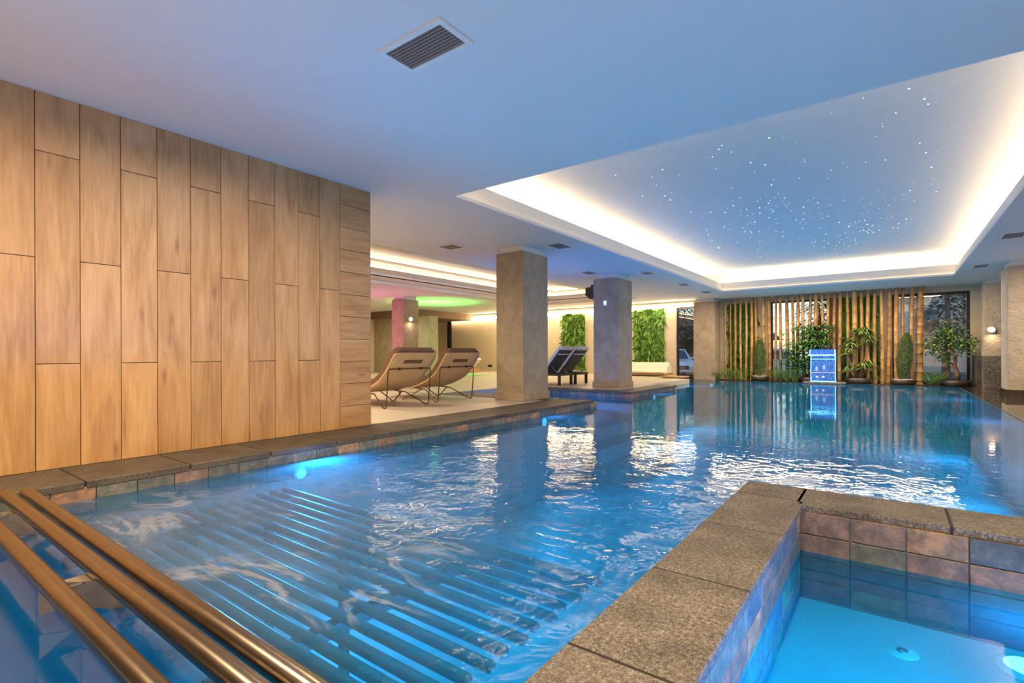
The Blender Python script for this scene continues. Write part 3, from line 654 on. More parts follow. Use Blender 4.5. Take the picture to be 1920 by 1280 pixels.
# ------------------------------------------------------------------ ceiling fixtures
def vent(x0, x1, y0, y1, label, n=8, fr=.03, group=None):
    cx, cy = (x0 + x1) / 2, (y0 + y1) / 2; t = empty('ceiling_vent', (cx, cy, CZ)); tag(t, label, 'vent', group)
    hx, hy = (x1 - x0) / 2, (y1 - y0) / 2
    m = MB(); m.box(-hx, hx, -hy, -hy + fr, -.012, -.001); m.box(-hx, hx, hy - fr, hy, -.012, -.001); m.box(-hx, -hx + fr, -hy + fr, hy - fr, -.012, -.001); m.box(hx - fr, hx, -hy + fr, hy - fr, -.012, -.001)
    m.build('frame', M['white'], t); MB().box(-hx + fr, hx - fr, -hy + fr, hy - fr, -.003, -.001).build('cavity', M['black'], t)
    w_ = (2 * hy - 2 * fr) / n
    s_ = MB().add([(-hx + fr, -w_ * .33, -.003), (hx - fr, -w_ * .33, -.003), (hx - fr, w_ * .05, -.011), (-hx + fr, w_ * .05, -.011), (-hx + fr, w_ * .13, -.010), (hx - fr, w_ * .13, -.010)], [(0, 1, 2, 3), (3, 2, 5, 4)])
    o = s_.build('slat', M['slat'], t, None); o.location = (0, -hy + fr + w_ * .5, 0)
    for i in range(1, n): share('slat', o.data, t, (0, -hy + fr + w_ * (i + .5), 0))
vent(-2.575, -2.03, 2.05, 2.342, 'large slatted ceiling vent with a white frame over the near pool', 9, .035)
vent(-6.46, -6.0, 6.35, 6.79, 'square white ceiling diffuser above the brown loungers', 6, .06)
vent(-4.84, -4.52, 7.43, 7.92, 'dark ceiling vent beside the top of the big stucco column', 6, .03)
vent(-4.76, -4.48, 11.3, 11.75, 'dark ceiling vent just past the violet column', 6, .03)
vent(-4.76, -4.48, 13.9, 14.35, 'dark ceiling vent midway between the violet column and the corner column', 6, .03)
vent(-4.76, -4.48, 16.05, 16.5, 'dark ceiling vent near the corner column by the far end', 6, .03)
vent(-5.85, -5.55, 10.4, 10.9, 'thin ceiling vent left of the violet column top', 6, .03)
vent(1.42, 1.70, 14.85, 15.4, 'small ceiling vent before the column with the round lamp', 6, .03)
vent(1.42, 1.74, 11.2, 11.75, 'ceiling vent nearest the camera beyond the right side of the star ceiling', 6, .03)
sp = empty('loudspeaker', (-5.97, 11.5, 2.33)); tag(sp, 'black loudspeaker hung beside the violet column', 'loudspeaker')
MB().prism_y([(-.14, -.05), (-.12, .12), (.10, .14), (.10, -.16), (-.02, -.16)], -.28, -.05).build('housing', M['socket'], sp)
MB().box(-.03, .10, -.18, -.14, .14, .20).build('bracket', M['socket'], sp)
sw = empty('wall_panel', (-5.53, 11.175, 2.035)); tag(sw, 'small white square control panel on the violet column', 'switch')
MB().box(-.055, .055, -.03, 0, -.07, .07, .006).build('housing', M['white'], sw); MB().box(-.03, .03, -.033, -.03, -.04, .045).build('display', emis('panel_display', (.7, .8, 1), 1.2), sw)
so = MB().box(-15.30, -15.05, 18.58, 18.6, .20, .30, .005).build('wall_socket', M['socket']); tag(so, 'black double socket on the cream back wall', 'socket')
def wall_lamp(loc, rot, label):
    t = empty('wall_lamp', loc); t.rotation_euler = rot; tag(t, label, 'lamp')
    MB().lathe([(0, .05), (.06, .048), (.085, .03), (.09, 0)], 0, 0, 24).build('housing', M['white'], t)
    MB().lathe([(0, .062), (.045, .058), (.06, .048)], 0, 0, 24).build('lens', M['warmlamp'], t)
wall_lamp((2.07, 18.045, 1.40), YP if False else (math.radians(90), 0, 0), 'glowing round wall lamp on the column over the granite base')
area('wall_lamp_light', (2.07, 17.93, 1.30), (0, 0, 0), .08, 1.6, (1, .7, .42), 170)
wall_lamp((-12.71, 11.42, 1.97), (0, math.radians(90), 0), 'glowing round wall lamp on the pink lit column')
area('wall_lamp_light', (-12.6, 11.42, 1.88), (0, 0, 0), .08, 2.0, (1, .75, .5), 170)

# ------------------------------------------------------------------ loungers
def catmull(p, n=6):
    out = []
    for i in range(len(p) - 1):
        p0, p1, p2, p3 = p[max(i - 1, 0)], p[i], p[i + 1], p[min(i + 2, len(p) - 1)]
        for k in range(n):
            t = k / n; out.append(tuple(.5 * (2 * b + (c_ - a) * t + (2 * a - 5 * b + 4 * c_ - d) * t * t + (-a + 3 * b - 3 * c_ + d) * t ** 3) for a, b, c_, d in zip(p0, p1, p2, p3)))
    out.append(tuple(p[-1])); return out
def sheet(prof, y0, y1, t0, t1, rc=.06, ny=8, hole=None):
    """bent board: offsets t0..t1 along the profile normal, corners rounded at both ends"""
    m = MB(); n = len(prof); L_ = [0]
    for i in range(1, n): L_.append(L_[-1] + math.dist(prof[i], prof[i - 1]))
    T = L_[-1]; nor = []
    for i in range(n):
        a, b = prof[max(i - 1, 0)], prof[min(i + 1, n - 1)]; dx, dz = b[0] - a[0], b[1] - a[1]; l = math.hypot(dx, dz); nor.append((dz / l, -dx / l))
    def inset(s_):
        d = min(s_, T - s_)
        return rc - math.sqrt(max(0, rc * rc - (rc - d) ** 2)) if d < rc else 0
    for t in (t0, t1):
        for i in range(n):
            q = inset(L_[i])
            for j in range(ny + 1): m.v.append((prof[i][0] + nor[i][0] * t, y0 + q + (y1 - y0 - 2 * q) * j / ny, prof[i][1] + nor[i][1] * t))
    W = ny + 1; K = n * W
    for i in range(n - 1):
        for j in range(ny):
            if hole and hole(L_[i], j): 
                continue
            a = i * W + j; m.f.append((a, a + 1, a + W + 1, a + W)); m.sm.append(True); m.f.append((K + a, K + a + W, K + a + W + 1, K + a + 1)); m.sm.append(True)
    for i in range(n - 1):
        for j, s_ in ((0, 1), (ny, 0)):
            a = i * W + j; q = (a, a + W, K + a + W, K + a); m.f.append(q if s_ else q[::-1]); m.sm.append(False)
    for i in (0, n - 1):
        for j in range(ny):
            a = i * W + j; q = (a, K + a, K + a + 1, a + 1); m.f.append(q if i == 0 else q[::-1]); m.sm.append(False)
    return m
def make_lounger():
    t = empty('sun_lounger', (-6.5, 5.43, 0))
    pr = [(.61, .85), (.52, .73), (.40, .58), (.25, .44), (.0, .32), (-.35, .225), (-.62, .235), (-.90, .30), (-1.10, .28), (-1.32, .20)]
    p = []
    for i, q in enumerate(catmull(pr, 8)): p.append(q)
    # start rounding samples near the ends
    e = [(p[0][0] + (p[1][0] - p[0][0]) * k, p[0][1] + (p[1][1] - p[0][1]) * k) for k in (0, .15, .35, .6)]
    p = e + p[1:]
    # up side is towards -x / +z: cushion sits on negative offsets of (dz,-dx)
    sheet(p, -.44, .44, 0, -.018, .07).build('shell', M['shellwood'], t)
    pc = [(p[0][0] + .022, p[0][1] + .03)] + p
    sheet(pc, -.43, .43, .004, .085, .09).build('cushion', M['cushion_brown'], t)
    # slot for the hand in the upper back
    a, b = p[10], p[13]; nx_, nz_ = .79, -.61
    m = MB(); pts = [(a[0] + nx_ * .019, -.19, a[1] + nz_ * .019), (a[0] + nx_ * .019, .19, a[1] + nz_ * .019), (b[0] + nx_ * .019, .19, b[1] + nz_ * .019), (b[0] + nx_ * .019, -.19, b[1] + nz_ * .019)]
    m.add(pts, [(0, 1, 2, 3)]); m.add([(q[0] + .002, q[1], q[2] - .002) for q in pts], [(3, 2, 1, 0)]); m.build('hand_slot', M['cushion_brown'], t)
    def path(pts, r_=.009):
        return MB().tube(catmull(pts, 4), r_, 8)
    zt = .60; xt = .455; hw = .435
    top = [(xt - .05, -hw, 0.02), (xt - .03, -hw, .2), (xt, -hw, zt - .05), (xt, -hw + .04, zt), (xt, hw - .04, zt), (xt, hw, zt - .05), (xt - .03, hw, .2), (xt - .05, hw, .02)]
    m = MB().tube([top[0], top[1], top[2], (xt, -hw + .012, zt - .015), top[3], top[4], (xt, hw - .012, zt - .015), top[5], top[6], top[7]], .0095, 8); m.build('rear_frame', M['bronze'], t)
    for s_ in (-1, 1):
        y = s_ * hw; yi = s_ * (hw - .12)
        MB().tube([(xt - .05, y, .03), (xt - .07, y, .008), (xt - .12, y, .012), (-.02, yi, .20), (-.30, yi, .215)], .0095, 8).build('side_rod', M['bronze'], t)
        MB().tube([(-.10, yi, .21), (-.42, y, .03), (-.47, y, .010), (-.52, y, .03), (-.80, yi, .25)], .0095, 8).build('front_leg', M['bronze'], t)
        MB().box(xt - .0, xt + .03, s_ * .22 - .012, s_ * .22 + .012, zt - .02, zt + .02).build('clip', M['bronze'], t)
    return t
l1 = make_lounger(); tag(l1, 'brown cushioned sun lounger with a pale curved shell, nearest the timber-look wall', 'sun lounger', 'brown sun loungers')
l2 = copy_tree(l1); l2.location = (-6.62, 6.64, 0); l2['label'] = 'brown cushioned sun lounger with a pale curved shell, next to the big stucco column'
def dark_lounger():
    t = empty('sun_lounger', (-7.4, 11.5, 0))
    m = MB(); m.box(-1.3, .60, -.33, -.27, .25, .31); m.box(-1.3, .60, .27, .33, .25, .31); m.box(-1.3, -1.24, -.27, .27, .25, .31); m.box(.54, .60, -.27, .27, .25, .31); m.box(-1.24, .05, -.27, .27, .27, .30); m.build('frame', M['rattan'], t)
    for x in (-1.27, .55, ):
        for y in (-.30, .30): MB().box(x - .03, x + .03, y - .03, y + .03, 0, .25).build('leg', M['rattan'], t)
    b0, b1 = (.05, .30), (.60, .96); dx, dz = b1[0] - b0[0], b1[1] - b0[1]; l = math.hypot(dx, dz); n_ = (dz / l, -dx / l)
    q = lambda k, o: (b0[0] + dx * k + n_[0] * o, b0[1] + dz * k + n_[1] * o)
    m = MB().prism_y([q(0, 0), q(1, 0), q(1, .03), q(0, .03)], -.30, .30); m.build('backrest', M['rattan'], t)
    m = MB().prism_y([q(.0, -.07), q(1.02, -.07), q(1.05, -.03), q(1.03, .045), q(.97, .045), q(.97, -.005), q(0, -.005)], -.31, .31); m.build('back_cushion', M['towel'], t)
    MB().prism_y([q(.78, .032), q(.82, .032), q(.82, .038), q(.78, .038)], -.31, .31).build('strap', M['towel'], t)
    MB().box(-1.28, .08, -.31, .31, .31, .38, .02).build('seat_cushion', M['towel'], t)
    for y in (-.24, .24): MB().tube([(.22 + .05, y, .50), (.50, y, .27)], .010, 6).build('prop', M['slat'], t)
    return t
d1 = dark_lounger(); tag(d1, 'dark wicker sun lounger with pale raised cushion, fully seen beside the violet column', 'sun lounger', 'dark wicker loungers')
d2 = copy_tree(d1); d2.location = (-7.36, 12.25, 0); d2['label'] = 'dark wicker sun lounger with a pale raised cushion, half hidden by the violet column'
# white daybeds on the back wall
def daybed(x, y, w_, label, rz=0, h=.49):
    t = empty('daybed', (x, y, 0), rz); tag(t, label, 'daybed')
    MB().box(-w_ / 2, w_ / 2, -.55, .35, .05, .12).build('base', M['woodbase'], t)
    m = MB(); P_ = [(-.62, .12), (-.62, .17), (-.30, .17), (-.05, h), (.10, h), (.30, .12)]
    for x_ in (-w_ / 2, w_ / 2): m.v += [(x_, a, b) for a, b in P_]
    m.f = [tuple(range(6))[::-1], tuple(range(6, 12))] + [(i, (i + 1) % 6, 6 + (i + 1) % 6, 6 + i) for i in range(6)]; m.sm = [False] * 8
    m.build('mattress', M['cushion_white'], t)
daybed(-7.35, 18.0, 1.9, 'wide white daybed under the right-hand living wall by the window')
def chaise(x, y, rz, label, mat='cushion_white'):
    t = empty('chaise', (x, y, 0), rz); tag(t, label, 'sun lounger')
    MB().box(-1.0, .5, -.33, .33, .03, .14).build('base', M['woodbase'], t)
    MB().prism_y([(-1.0, .14), (-1.0, .24), (.0, .24), (.55, .62), (.62, .56), (.15, .14)], -.33, .33).build('mattress', M[mat], t)
chaise(-15.5, 17.3, 0, 'white chaise against the cream back wall, past the green pool')
chaise(-13.9, 9.6, 0, 'white chaise partly hidden by the timber-look wall edge')
M['darkgreen'] = plain('dark_green_fabric', (.03, .05, .025), .8)
chaise(-14.2, 12.6, 0, 'dark green chaise seen between the two brown loungers', 'darkgreen')
g = MB().box(-15.6, -12.6, 13.4, 15.4, -.02, .012); tag(g.build('whirlpool', emis('green_lit_water', (.05, .45, .10), .35)), 'small whirlpool glowing green in the far deck', 'whirlpool')
tr = MB(); tr.box(-6.5, -5.7, 17.2, 18.0, -.02, .02, .004); tag(tr.build('wooden_platform', M['woodbase']), 'low orange wooden platform beside the corner column', 'platform')

# ------------------------------------------------------------------ living walls
def living(x0, x1, z0, z1, y, label, n=900, mat='leaf_wall', parent=None):
    t = empty('living_wall', ((x0 + x1) / 2, y, z0)); tag(t, label, 'living wall')
    hw = (x1 - x0) / 2; MB().box(-hw, hw, -.01, .03, 0, z1 - z0).build('backing', M['leaf_dark'], t)
    m = MB(); h = z1 - z0
    for i in range(n // 6):
        cx, cz = R.uniform(-hw, hw), R.uniform(.02, h); big = R.random() < .35
        for k in range(8):
            a = R.uniform(0, 2 * PI); ln = R.uniform(.10, .20) * (1.3 if big else .8); d = Vector((math.cos(a), -.7, math.sin(a)))
            m.blade((cx, -.01, cz), d, ln, ln * .28, .35, 2, up=Vector((0, 1, .2)))
    m.build('foliage', M[mat], t, kind='stuff')
living(-11.2, -10.13, .15, 2.46, 18.57, 'tall green living wall panel left of the violet column', 1600)
living(-7.97, -6.80, .15, 2.48, 18.57, 'tall green living wall panel next to the window', 1800)
living(-4.74, -3.78, -.1, WT, WY + .04, 'dark green living wall behind the first bamboo poles', 1300, 'leaf_dark')
living(-1.29, -.31, -.1, WT, WY + .04, 'dark green living wall behind the poles right of the water blade', 1300, 'leaf_dark')

# ------------------------------------------------------------------ bamboo screen
xs = [-4.687, -4.531, -4.37, -4.21, -4.016, -3.861, -3.713, -3.496, -3.3, -3.124, -2.966, -2.783, -2.596, -2.472, -2.3, -2.125, -1.947, -1.772, -1.614, -1.463, -1.308, -1.107, -0.932, -0.751, -0.59, -0.423, -0.248, -0.076, 0.103, 0.253, 0.462, 0.646]
ws = [12, 10, 13, 12, 12, 15, 13, 20, 17, 12, 14, 18, 13, 16, 15, 14, 20, 15, 14, 17, 17, 16, 24, 17, 17, 17, 16, 18, 20, 14, 18, 28]
ordn = ['first', 'second', 'third', 'fourth', 'fifth', 'sixth', 'seventh', 'eighth', 'ninth', 'tenth', 'eleventh', 'twelfth', 'thirteenth', 'fourteenth', 'fifteenth', 'sixteenth']
for i, (x, pw) in enumerate(zip(xs, ws)):
    Y = 18.8 + (.10 if i % 2 else 0); x = x * (Y / 18.8) if False else x
    r_ = pw * .0065 * .5 * 1.02
    t = empty('bamboo_pole', (x, Y, WZ + .006))
    if i < 16: lab = '%s bamboo pole counted from the corner column' % ordn[i]
    else: lab = '%s bamboo pole counted from the planted tree and wide window' % ordn[31 - i]
    if i == 31: lab = 'thickest bamboo pole, standing at the tree end of the screen'
    tag(t, lab, 'bamboo pole', 'bamboo poles of the screen')
    h = CZ - WZ - .008; seg = R.uniform(.24, .40); z = R.uniform(.05, seg); ph = R.uniform(0, 6); lean = R.uniform(-.02, .02)
    cut = [0]; 
    while z < h: cut.append(z); z += seg * R.uniform(.85, 1.15)
    cut.append(h); pts, rs = [], []
    bx = lambda z_: .012 * math.sin(z_ * 1.3 + ph) + lean * (z_ / h - .5)
    for a, b in zip(cut[:-1], cut[1:]):
        for q, k in ((a + .002, 1.06), (a + .012, .97), ((a + b) / 2, .95), (b - .012, .98), (b - .002, 1.06)):
            q = min(max(q, 0), h); pts.append((bx(q), 0, q)); rs.append(r_ * k * (1 - .12 * q / h))
    MB().tube(pts, rs, 12).build('culm', M['bamboo'], t)
    m = MB()
    for q in cut[1:-1]: m.tube([(bx(q), 0, q - .004), (bx(q), 0, q + .004)], r_ * 1.10 * (1 - .12 * q / h), 12)
    m.build('node_rings', M['bambooring'], t, kind='stuff')

# ------------------------------------------------------------------ plants
BZ = WZ + .006
def potted(name, x, y, rad, h, label, cat='plant', pebbles=False):
    t = empty(name, (x, y, BZ)); tag(t, label, cat)
    MB().lathe([(0, 0), (rad * .96, 0), (rad, h), (rad * .93, h), (rad * .90, h - .03), (0, h - .03)], 0, 0, 32).build('planter', M['planter'], t)
    m = MB()
    if pebbles:
        for i in range(170):
            a, q = R.uniform(0, 2 * PI), rad * .85 * math.sqrt(R.random()); s_ = R.uniform(.015, .03); px, py = q * math.cos(a), q * math.sin(a)
            m.lathe([(.001, h - .035), (s_, h - .025 + s_ * .3), (.001, h - .02 + s_)], px, py, 6)
        m.build('pebbles', M['pebble'], t, kind='stuff')
    else: m.lathe([(0, h - .02), (rad * .9, h - .025)], 0, 0, 24).build('soil', M['soil'], t)
    return t
def cypress(x, y, rad, h, ph, label, wx=.17, lean=0):
    t = potted('potted_cypress', x, y, rad, ph, label, pebbles=True)
    MB().tube([(0, 0, ph - .03), (lean * .3, 0, h * .5), (lean, 0, h)], [.022, .016, .005], 8).build('stem', M['bark'], t)
    m = MB()
    for i in range(1500):
        k = R.random(); z = ph + .04 + (h - ph) * k; rr = wx * (math.sin(PI * min(1, (k * .85 + .12))) ** .7) * math.sqrt(R.uniform(.25, 1)); a = R.uniform(0, 2 * PI)
        p = (lean * k + rr * math.cos(a), rr * math.sin(a), z); d = Vector((math.cos(a) * .5, math.sin(a) * .5, 1.0))
        m.blade(p, d, R.uniform(.06, .12), .022, .1, 2)
    m.build('foliage', M['leaf_cyp'], t, kind='stuff')
cypress(-3.55, 18.62, .27, 1.32, .17, 'dark cypress in a round planter of white pebbles before the left poles', .20)
cypress(.235, 18.62, .29, 1.42, .16, 'slim dark cypress in a pebble planter beside the thickest bamboo pole', .20, .10)
# schefflera-like bushy plant behind the water blade
t = potted('potted_plant', -2.15, 18.62, .27, .17, 'bushy dark-leaved plant behind the glowing water blade')
for k in range(5):
    a = k * 1.3; b = (.06 * math.cos(a), .04 * math.sin(a)); e_ = (.30 * math.cos(a) + .1, .18 * math.sin(a))
    MB().tube([(b[0], b[1], .13), ((b[0] + e_[0]) / 2, (b[1] + e_[1]) / 2, .8), (e_[0], e_[1], 1.5)], [.02, .015, .007], 7).build('stem', M['bark'], t)
m = MB(); m2 = MB()
for i in range(260):
    k = R.random(); cx = R.gauss(-.02, .30) if k < .5 else R.gauss(.20, .25); z = R.uniform(.35, 1.35) if k < .5 else R.uniform(1.15, 1.82); cy = R.uniform(-.22, .18)
    if k < .5: cx -= .15
    mm = m2 if (k > .5 and R.random() < .6) else m; base = R.uniform(0, 6)
    for j in range(9):
        a = base + j * 2 * PI / 9; d = Vector((math.cos(a), math.sin(a) * .8 - .15, R.uniform(-.1, .45))); mm.blade((cx, cy, z), d, R.uniform(.14, .22), .048, .45, 3)
for i in range(14):
    a = i * .45; m.blade((.55 + R.uniform(-.06, .1), -.05, 1.30 + R.uniform(-.08, .1)), (math.cos(a), -.3, math.sin(a)), .14, .05, .3, 3)
MB().tube([(.2, 0, .9), (.4, -.03, 1.2), (.6, -.05, 1.32)], .008, 6).build('branch', M['bark'], t)
m.build('foliage', M['leaf_dark'], t, kind='stuff'); m2.build('foliage', M['leaf_mid'], t, kind='stuff')
# dracaena
t = potted('potted_dracaena', -.82, 18.62, .33, .18, 'dracaena with arching striped leaves in a low round planter')
heads = [(-.20, 0, 1.25, .30), (.16, .02, 1.60, .33), (-.05, .05, 1.58, .26), (.26, -.02, 1.35, .28), (-.30, -.04, .98, .26), (.10, -.06, .55, .30), (.24, 0, .62, .26), (-.24, 0, .45, .24)]
for (hx, hy, hz, s_) in heads:
    MB().tube([(hx * .25, hy * .25, .14), (hx * .6, hy, hz * .55), (hx, hy, hz)], [.022, .017, .013], 7).build('stem', M['bark'], t)
m = MB(); m2 = MB()
for (hx, hy, hz, s_) in heads:
    for i in range(75):
        a = R.uniform(0, 2 * PI); el = R.uniform(.0, 1.2); d = Vector((math.cos(a) * math.cos(el), math.sin(a) * math.cos(el) * .8, math.sin(el)))
        (m if R.random() < .6 else m2).blade((hx, hy, hz + R.uniform(-.1, .06)), d, s_ * R.uniform(.8, 1.25), .040, .85 if el > .5 else .5, 3)
m.build('foliage', M['leaf_pale'], t, kind='stuff'); m2.build('foliage', M['leaf_mid'], t, kind='stuff')
# ficus tree
t = potted('potted_tree', 1.40, 18.62, .34, .17, 'small leafy tree with a twisted trunk in a low planter before the wide window')
MB().tube([(.03, 0, .13), (.05, 0, .35), (-.02, 0, .55), (.0, .02, .75), (-.08, .02, 1.0)], [.075, .055, .045, .038, .03], 10).build('trunk', M['bark'], t)
ends = []
for k, (a, b) in enumerate([((-.02, 0, .55), (-.35, -.05, .95)), ((-.08, .02, 1.0), (-.30, 0, 1.45)), ((-.08, .02, 1.0), (.02, 0, 1.6)), ((0, .02, .75), (.22, 0, 1.15)), ((.22, 0, 1.15), (.30, 0, 1.25)), ((-.3, -.05, .9), (-.55, 0, 1.2)), ((-.08, .02, 1.0), (-.18, 0, 1.72))]):
    a, b = Vector(a), Vector(b); MB().tube([a, (a + b) / 2 + Vector((R.uniform(-.04, .04), 0, .02)), b], [.024, .017, .006], 7).build('branch', M['bark'], t); ends.append((a, b))
m = MB(); m2 = MB()
for (a, b) in ends:
    for i in range(130):
        k = R.uniform(.4, 1.15); c_ = a + (b - a) * k + Vector((R.gauss(0, .11), R.gauss(0, .09), R.gauss(0, .10)))
        an = R.uniform(0, 2 * PI); (m if R.random() < .6 else m2).blade(c_, (math.cos(an), math.sin(an), R.uniform(-.6, .3)), R.uniform(.07, .12), .055, .3, 3)
m.build('foliage', M['leaf_mid'], t, kind='stuff'); m2.build('foliage', M['leaf_pale'], t, kind='stuff')
# ferns
def fern(x, y, h, label, n=13):
    t = empty('fern', (x, y, BZ)); tag(t, label, 'fern', 'ferns in the planting bed')
    for i in range(n):
        a = 2 * PI * i / n + R.uniform(-.2, .2); el = R.uniform(.75, 1.35); ln = h * R.uniform(.8, 1.15); m = MB(); d = Vector((math.cos(a) * math.cos(el), math.sin(a) * math.cos(el), math.sin(el))); pv = Vector((0, 0, 0)); pts = []
        for k in range(15):
            u_ = k / 14; p = d * ln * u_ + Vector((math.cos(a), math.sin(a), -.8)) * (.22 * ln * u_ * u_); pts.append(p)
        for k in range(1, 14):
            tn = (pts[k + 1] - pts[k - 1]).normalized(); s_ = tn.cross(Vector((0, 0, 1)));  s_ = s_.normalized() if s_.length > .01 else Vector((1, 0, 0)); w_ = .085 * math.sin(PI * min(1, .15 + .85 * (1 - k / 15)))
            for q in (-1, 1): m.blade(pts[k], s_ * q + tn * .6, w_, .026, .15, 2, up=Vector((0, .3, 1)))
        m.tube(pts[::2], .003, 4, False); m.build('frond', M['leaf_fern'], t)
for (x, y, h, lab) in [(-4.85, 18.5, .42, 'fern at the foot of the corner column'), (-4.50, 18.52, .62, 'tall fern next to the corner column fern'), (-4.12, 18.5, .66, 'tall fern just before the first cypress planter'),
                       (-3.05, 18.5, .58, 'fern right after the first cypress planter'), (-2.75, 18.48, .70, 'middle fern between the cypress and the bushy plant'), (-2.48, 18.48, .58, 'fern leaning against the bushy plant'),
                       (.86, 18.55, .50, 'fern between the thickest pole and the small tree'), (1.02, 18.78, .55, 'fern behind the small tree planter')]:
    fern(x, y, h, lab)

# ------------------------------------------------------------------ water blade
wbd = empty('water_blade', (-1.71, 18.28, WZ)); tag(wbd, 'curved acrylic water blade glowing blue on a stone slab', 'fountain')
MB().box(-.52, .60, -.34, .22, .008, .055, .008).build('slab', M['roughgran'], wbd)
MB().box(-.46, .56, -.28, .16, -.02, .008).build('slab_foot', M['white'], wbd)
prof = [(0, .055), (-.02, .35), (.01, .66), (.03, .86), (-.02, .99), (-.12, 1.045), (-.22, 1.0), (-.27, .88)]
pr = catmull(prof, 6); hw = .33
def vsheet(w0, w1, off, th):
    m = MB(); n = len(pr)
    for o_ in (off, off + th):
        for (y, z) in pr: m.v += [(w0, y + o_, z), (w1, y + o_, z)]
    for i in range(n - 1): m.f += [(2 * i, 2 * i + 1, 2 * i + 3, 2 * i + 2), (2 * n + 2 * i, 2 * n + 2 * i + 2, 2 * n + 2 * i + 3, 2 * n + 2 * i + 1), (2 * i, 2 * i + 2, 2 * n + 2 * i + 2, 2 * n + 2 * i), (2 * i + 1, 2 * n + 2 * i + 1, 2 * n + 2 * i + 3, 2 * i + 3)]
    m.sm = [False] * len(m.f); return m
vsheet(-hw, hw, 0, .012).build('blade_panel', M['acrylic'], wbd)
for x in (-hw, hw - .014): vsheet(x, x + .014, -.008, .028).build('edge', M['acryledge'], wbd)
MB().box(-hw - .04, hw, -.29, -.265, .855, .885).build('spout_lip', M['acryledge'], wbd)
MB().box(-hw, hw, -.03, -.01, .74, .755).build('light_bar', M['acryledge'], wbd); MB().box(-hw - .01, hw + .01, -.02, .02, .055, .075).build('base_light', M['acryledge'], wbd)
MB().box(-hw, hw, -.035, -.028, .33, .34).build('cross_bar', emis('warm_bar', (1, .5, .3), .7), wbd)
for (x, z) in ((-.19, .20), (-.02, .20), (.0, .45), (-.20, .42)):
    MB().box(x, x + .06, -.03, -.026, z - .02, z + (.10 if z > .3 else .03)).build('inner_fitting', M['white'], wbd)
area('water_blade_light', (-1.71, 17.95, .75), (math.radians(60), 0, 0), .4, 3, (.1, .4, 1))

# ------------------------------------------------------------------ outdoors behind the glass
MB().box(-40, 30, 19.8, 80, -1.0, -.55).build('ground_outside', plain('asphalt', (.10, .11, .12), .8, 0, .2), kind='structure')
def car(x, y, rz, label):
    t = empty('car', (x, y, -.55), rz); tag(t, label, 'car')
    # x = forward; side profile extruded and tapered
    lo = [(-2.15, .35), (-2.2, .75), (-2.1, 1.0), (-1.0, 1.02), (.75, 1.0), (1.9, .86), (2.2, .62), (2.15, .30)]
    MB().prism_y(lo, -.90, .90).build('body', M['carpaint'], t)
    hi = [(-2.05, 1.0), (-1.75, 1.52), (-.9, 1.62), (.1, 1.58), (.85, 1.0)]
    m = MB(); n = 5
    for s_ in (-1, 1): m.v += [(a, s_ * (.88 if b < 1.1 else .68), b) for a, b in hi]
    m.f = [tuple(range(5)), tuple(range(9, 4, -1))] + [((i + 1) % 5, i, 5 + i, 5 + (i + 1) % 5) for i in range(5)]; m.sm = [False] * 7; m.build('cabin', M['carpaint'], t)
    m = MB(); m.add([(.82, -.72, 1.04), (.82, .72, 1.04), (.16, .60, 1.52), (.16, -.60, 1.52)], [(0, 1, 2, 3)]); m.v = [(a + .035, b, c_ + .025) for a, b, c_ in m.v]; m.build('windscreen', M['carglass'], t)
    for s_ in (-1, 1):
        m = MB(); m.add([(-1.9, s_ * .885, 1.06), (.6, s_ * .885, 1.06), (.05, s_ * .72, 1.50), (-1.65, s_ * .72, 1.46)], [(0, 1, 2, 3) if s_ < 0 else (3, 2, 1, 0)]); m.build('side_window', M['carglass'], t)
        for wx_ in (-1.4, 1.35):
            MB().tube([(wx_, s_ * .68, .34), (wx_, s_ * .91, .34)], .34, 22).build('wheel', M['socket'], t); MB().tube([(wx_, s_ * .90, .34), (wx_, s_ * .925, .34)], .21, 14).build('hubcap', M['slat'], t)
        MB().box(1.95, 2.16, s_ * .72 - .16, s_ * .72 + .16, .62, .76, .03).build('headlight', M['white'], t); MB().box(.5, .68, s_ * 1.0 - .1, s_ * 1.0 + .1, 1.0, 1.14, .03).build('mirror', M['carpaint'], t)
    MB().box(2.12, 2.2, -.5, .5, .45, .66).build('grille', M['socket'], t)
car(-10.6, 30.5, math.radians(-62), 'white car parked outside the narrow window by the living wall')
car(-4.6, 30.0, math.radians(15), 'pale car outside behind the middle bamboo poles')
hs = empty('house', (-13.5, 44, -.55)); tag(hs, 'dark roofed wooden house outside the narrow window', 'house')
MB().box(-5, 5, 0, 6, 0, 2.6).build('wall', plain('reddish_wood', (.12, .05, .03), .8), hs)
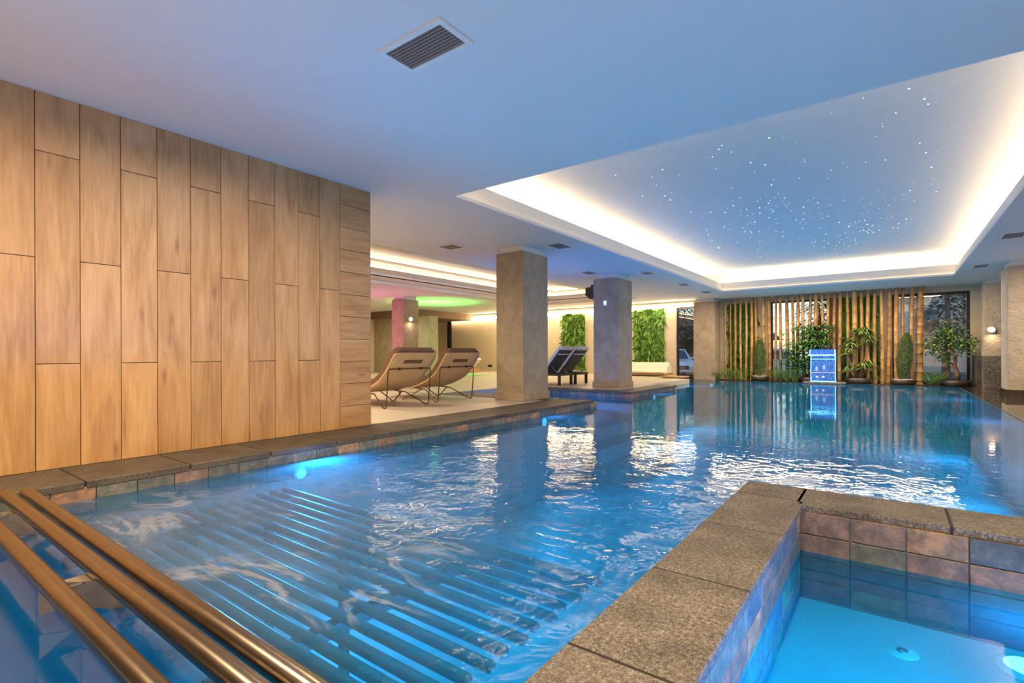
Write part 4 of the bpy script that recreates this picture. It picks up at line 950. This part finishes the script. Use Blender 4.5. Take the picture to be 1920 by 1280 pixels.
MB().prism_y([(-5.8, 2.5), (5.8, 2.5), (3.0, 4.6), (-3.0, 4.6)], -.8, 6.8).build('roof', plain('grey_roof', (.10, .11, .13), .7), hs)
for x in (-2.9, .2, 2.8): MB().box(x, x + .9, -.05, 0, 1.2, 2.2).build('window', emis('house_window', (.45, .75, .6), .8), hs)
hb = empty('building', (3.5, 46, -.55)); tag(hb, 'pale building with red roof outside the wide window', 'building')
MB().box(-5, 5, 0, 6, 0, 5.5).build('wall', plain('pale_render', (.42, .38, .36), .8), hb); MB().prism_y([(-5.5, 5.4), (5.5, 5.4), (4, 7), (-4, 7)], -.6, 6.6).build('roof', plain('red_roof', (.28, .09, .06), .8), hb)
for i in range(4): MB().box(-4.3 + i * 2.3, -3.2 + i * 2.3, -.04, 0, 2.9, 4.3).build('window', M['carglass'], hb)
def outtree(x, y, h, rad, label):
    t = empty('tree', (x, y, -.55)); tag(t, label, 'tree', 'trees outdoors')
    MB().tube([(0, 0, 0), (.1, 0, h * .5), (0, 0, h * .9)], [.18, .12, .03], 8).build('trunk', M['bark'], t)
    m = MB()
    for i in range(2200):
        k = R.random(); rr = rad * math.sqrt(R.uniform(.05, 1)) * (math.sin(PI * (.12 + .85 * k)) ** .6); a = R.uniform(0, 2 * PI)
        m.blade((rr * math.cos(a), rr * math.sin(a), h * (.25 + .75 * k)), (math.cos(a), math.sin(a), R.uniform(-.5, .5)), R.uniform(.15, .34), .14, .3, 2)
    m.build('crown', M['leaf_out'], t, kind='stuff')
for (x, y, h, rd, lab) in [(-7.4, 36, 5.5, 1.3, 'dark tree outside behind the ninth to twelfth poles'), (-3.9, 38.5, 6.5, 1.6, 'dark tree outside behind the bushy plant'), (2.1, 33, 6.0, 1.5, 'dark tree outside, seen through the wide window behind the small tree'),
                           (-.9, 37.5, 5.0, 1.1, 'dark tree outside behind the thickest bamboo pole'), (5.0, 38, 7.0, 1.8, 'tall dark tree outside near the frame of the wide window'), (-12.4, 38, 5.5, 1.4, 'dark tree outside the narrow window')]:
    outtree(x, y, h, rd, lab)
print('OBJS', len(bpy.data.objects), 'POLY', sum(len(m.polygons) for m in bpy.data.meshes))
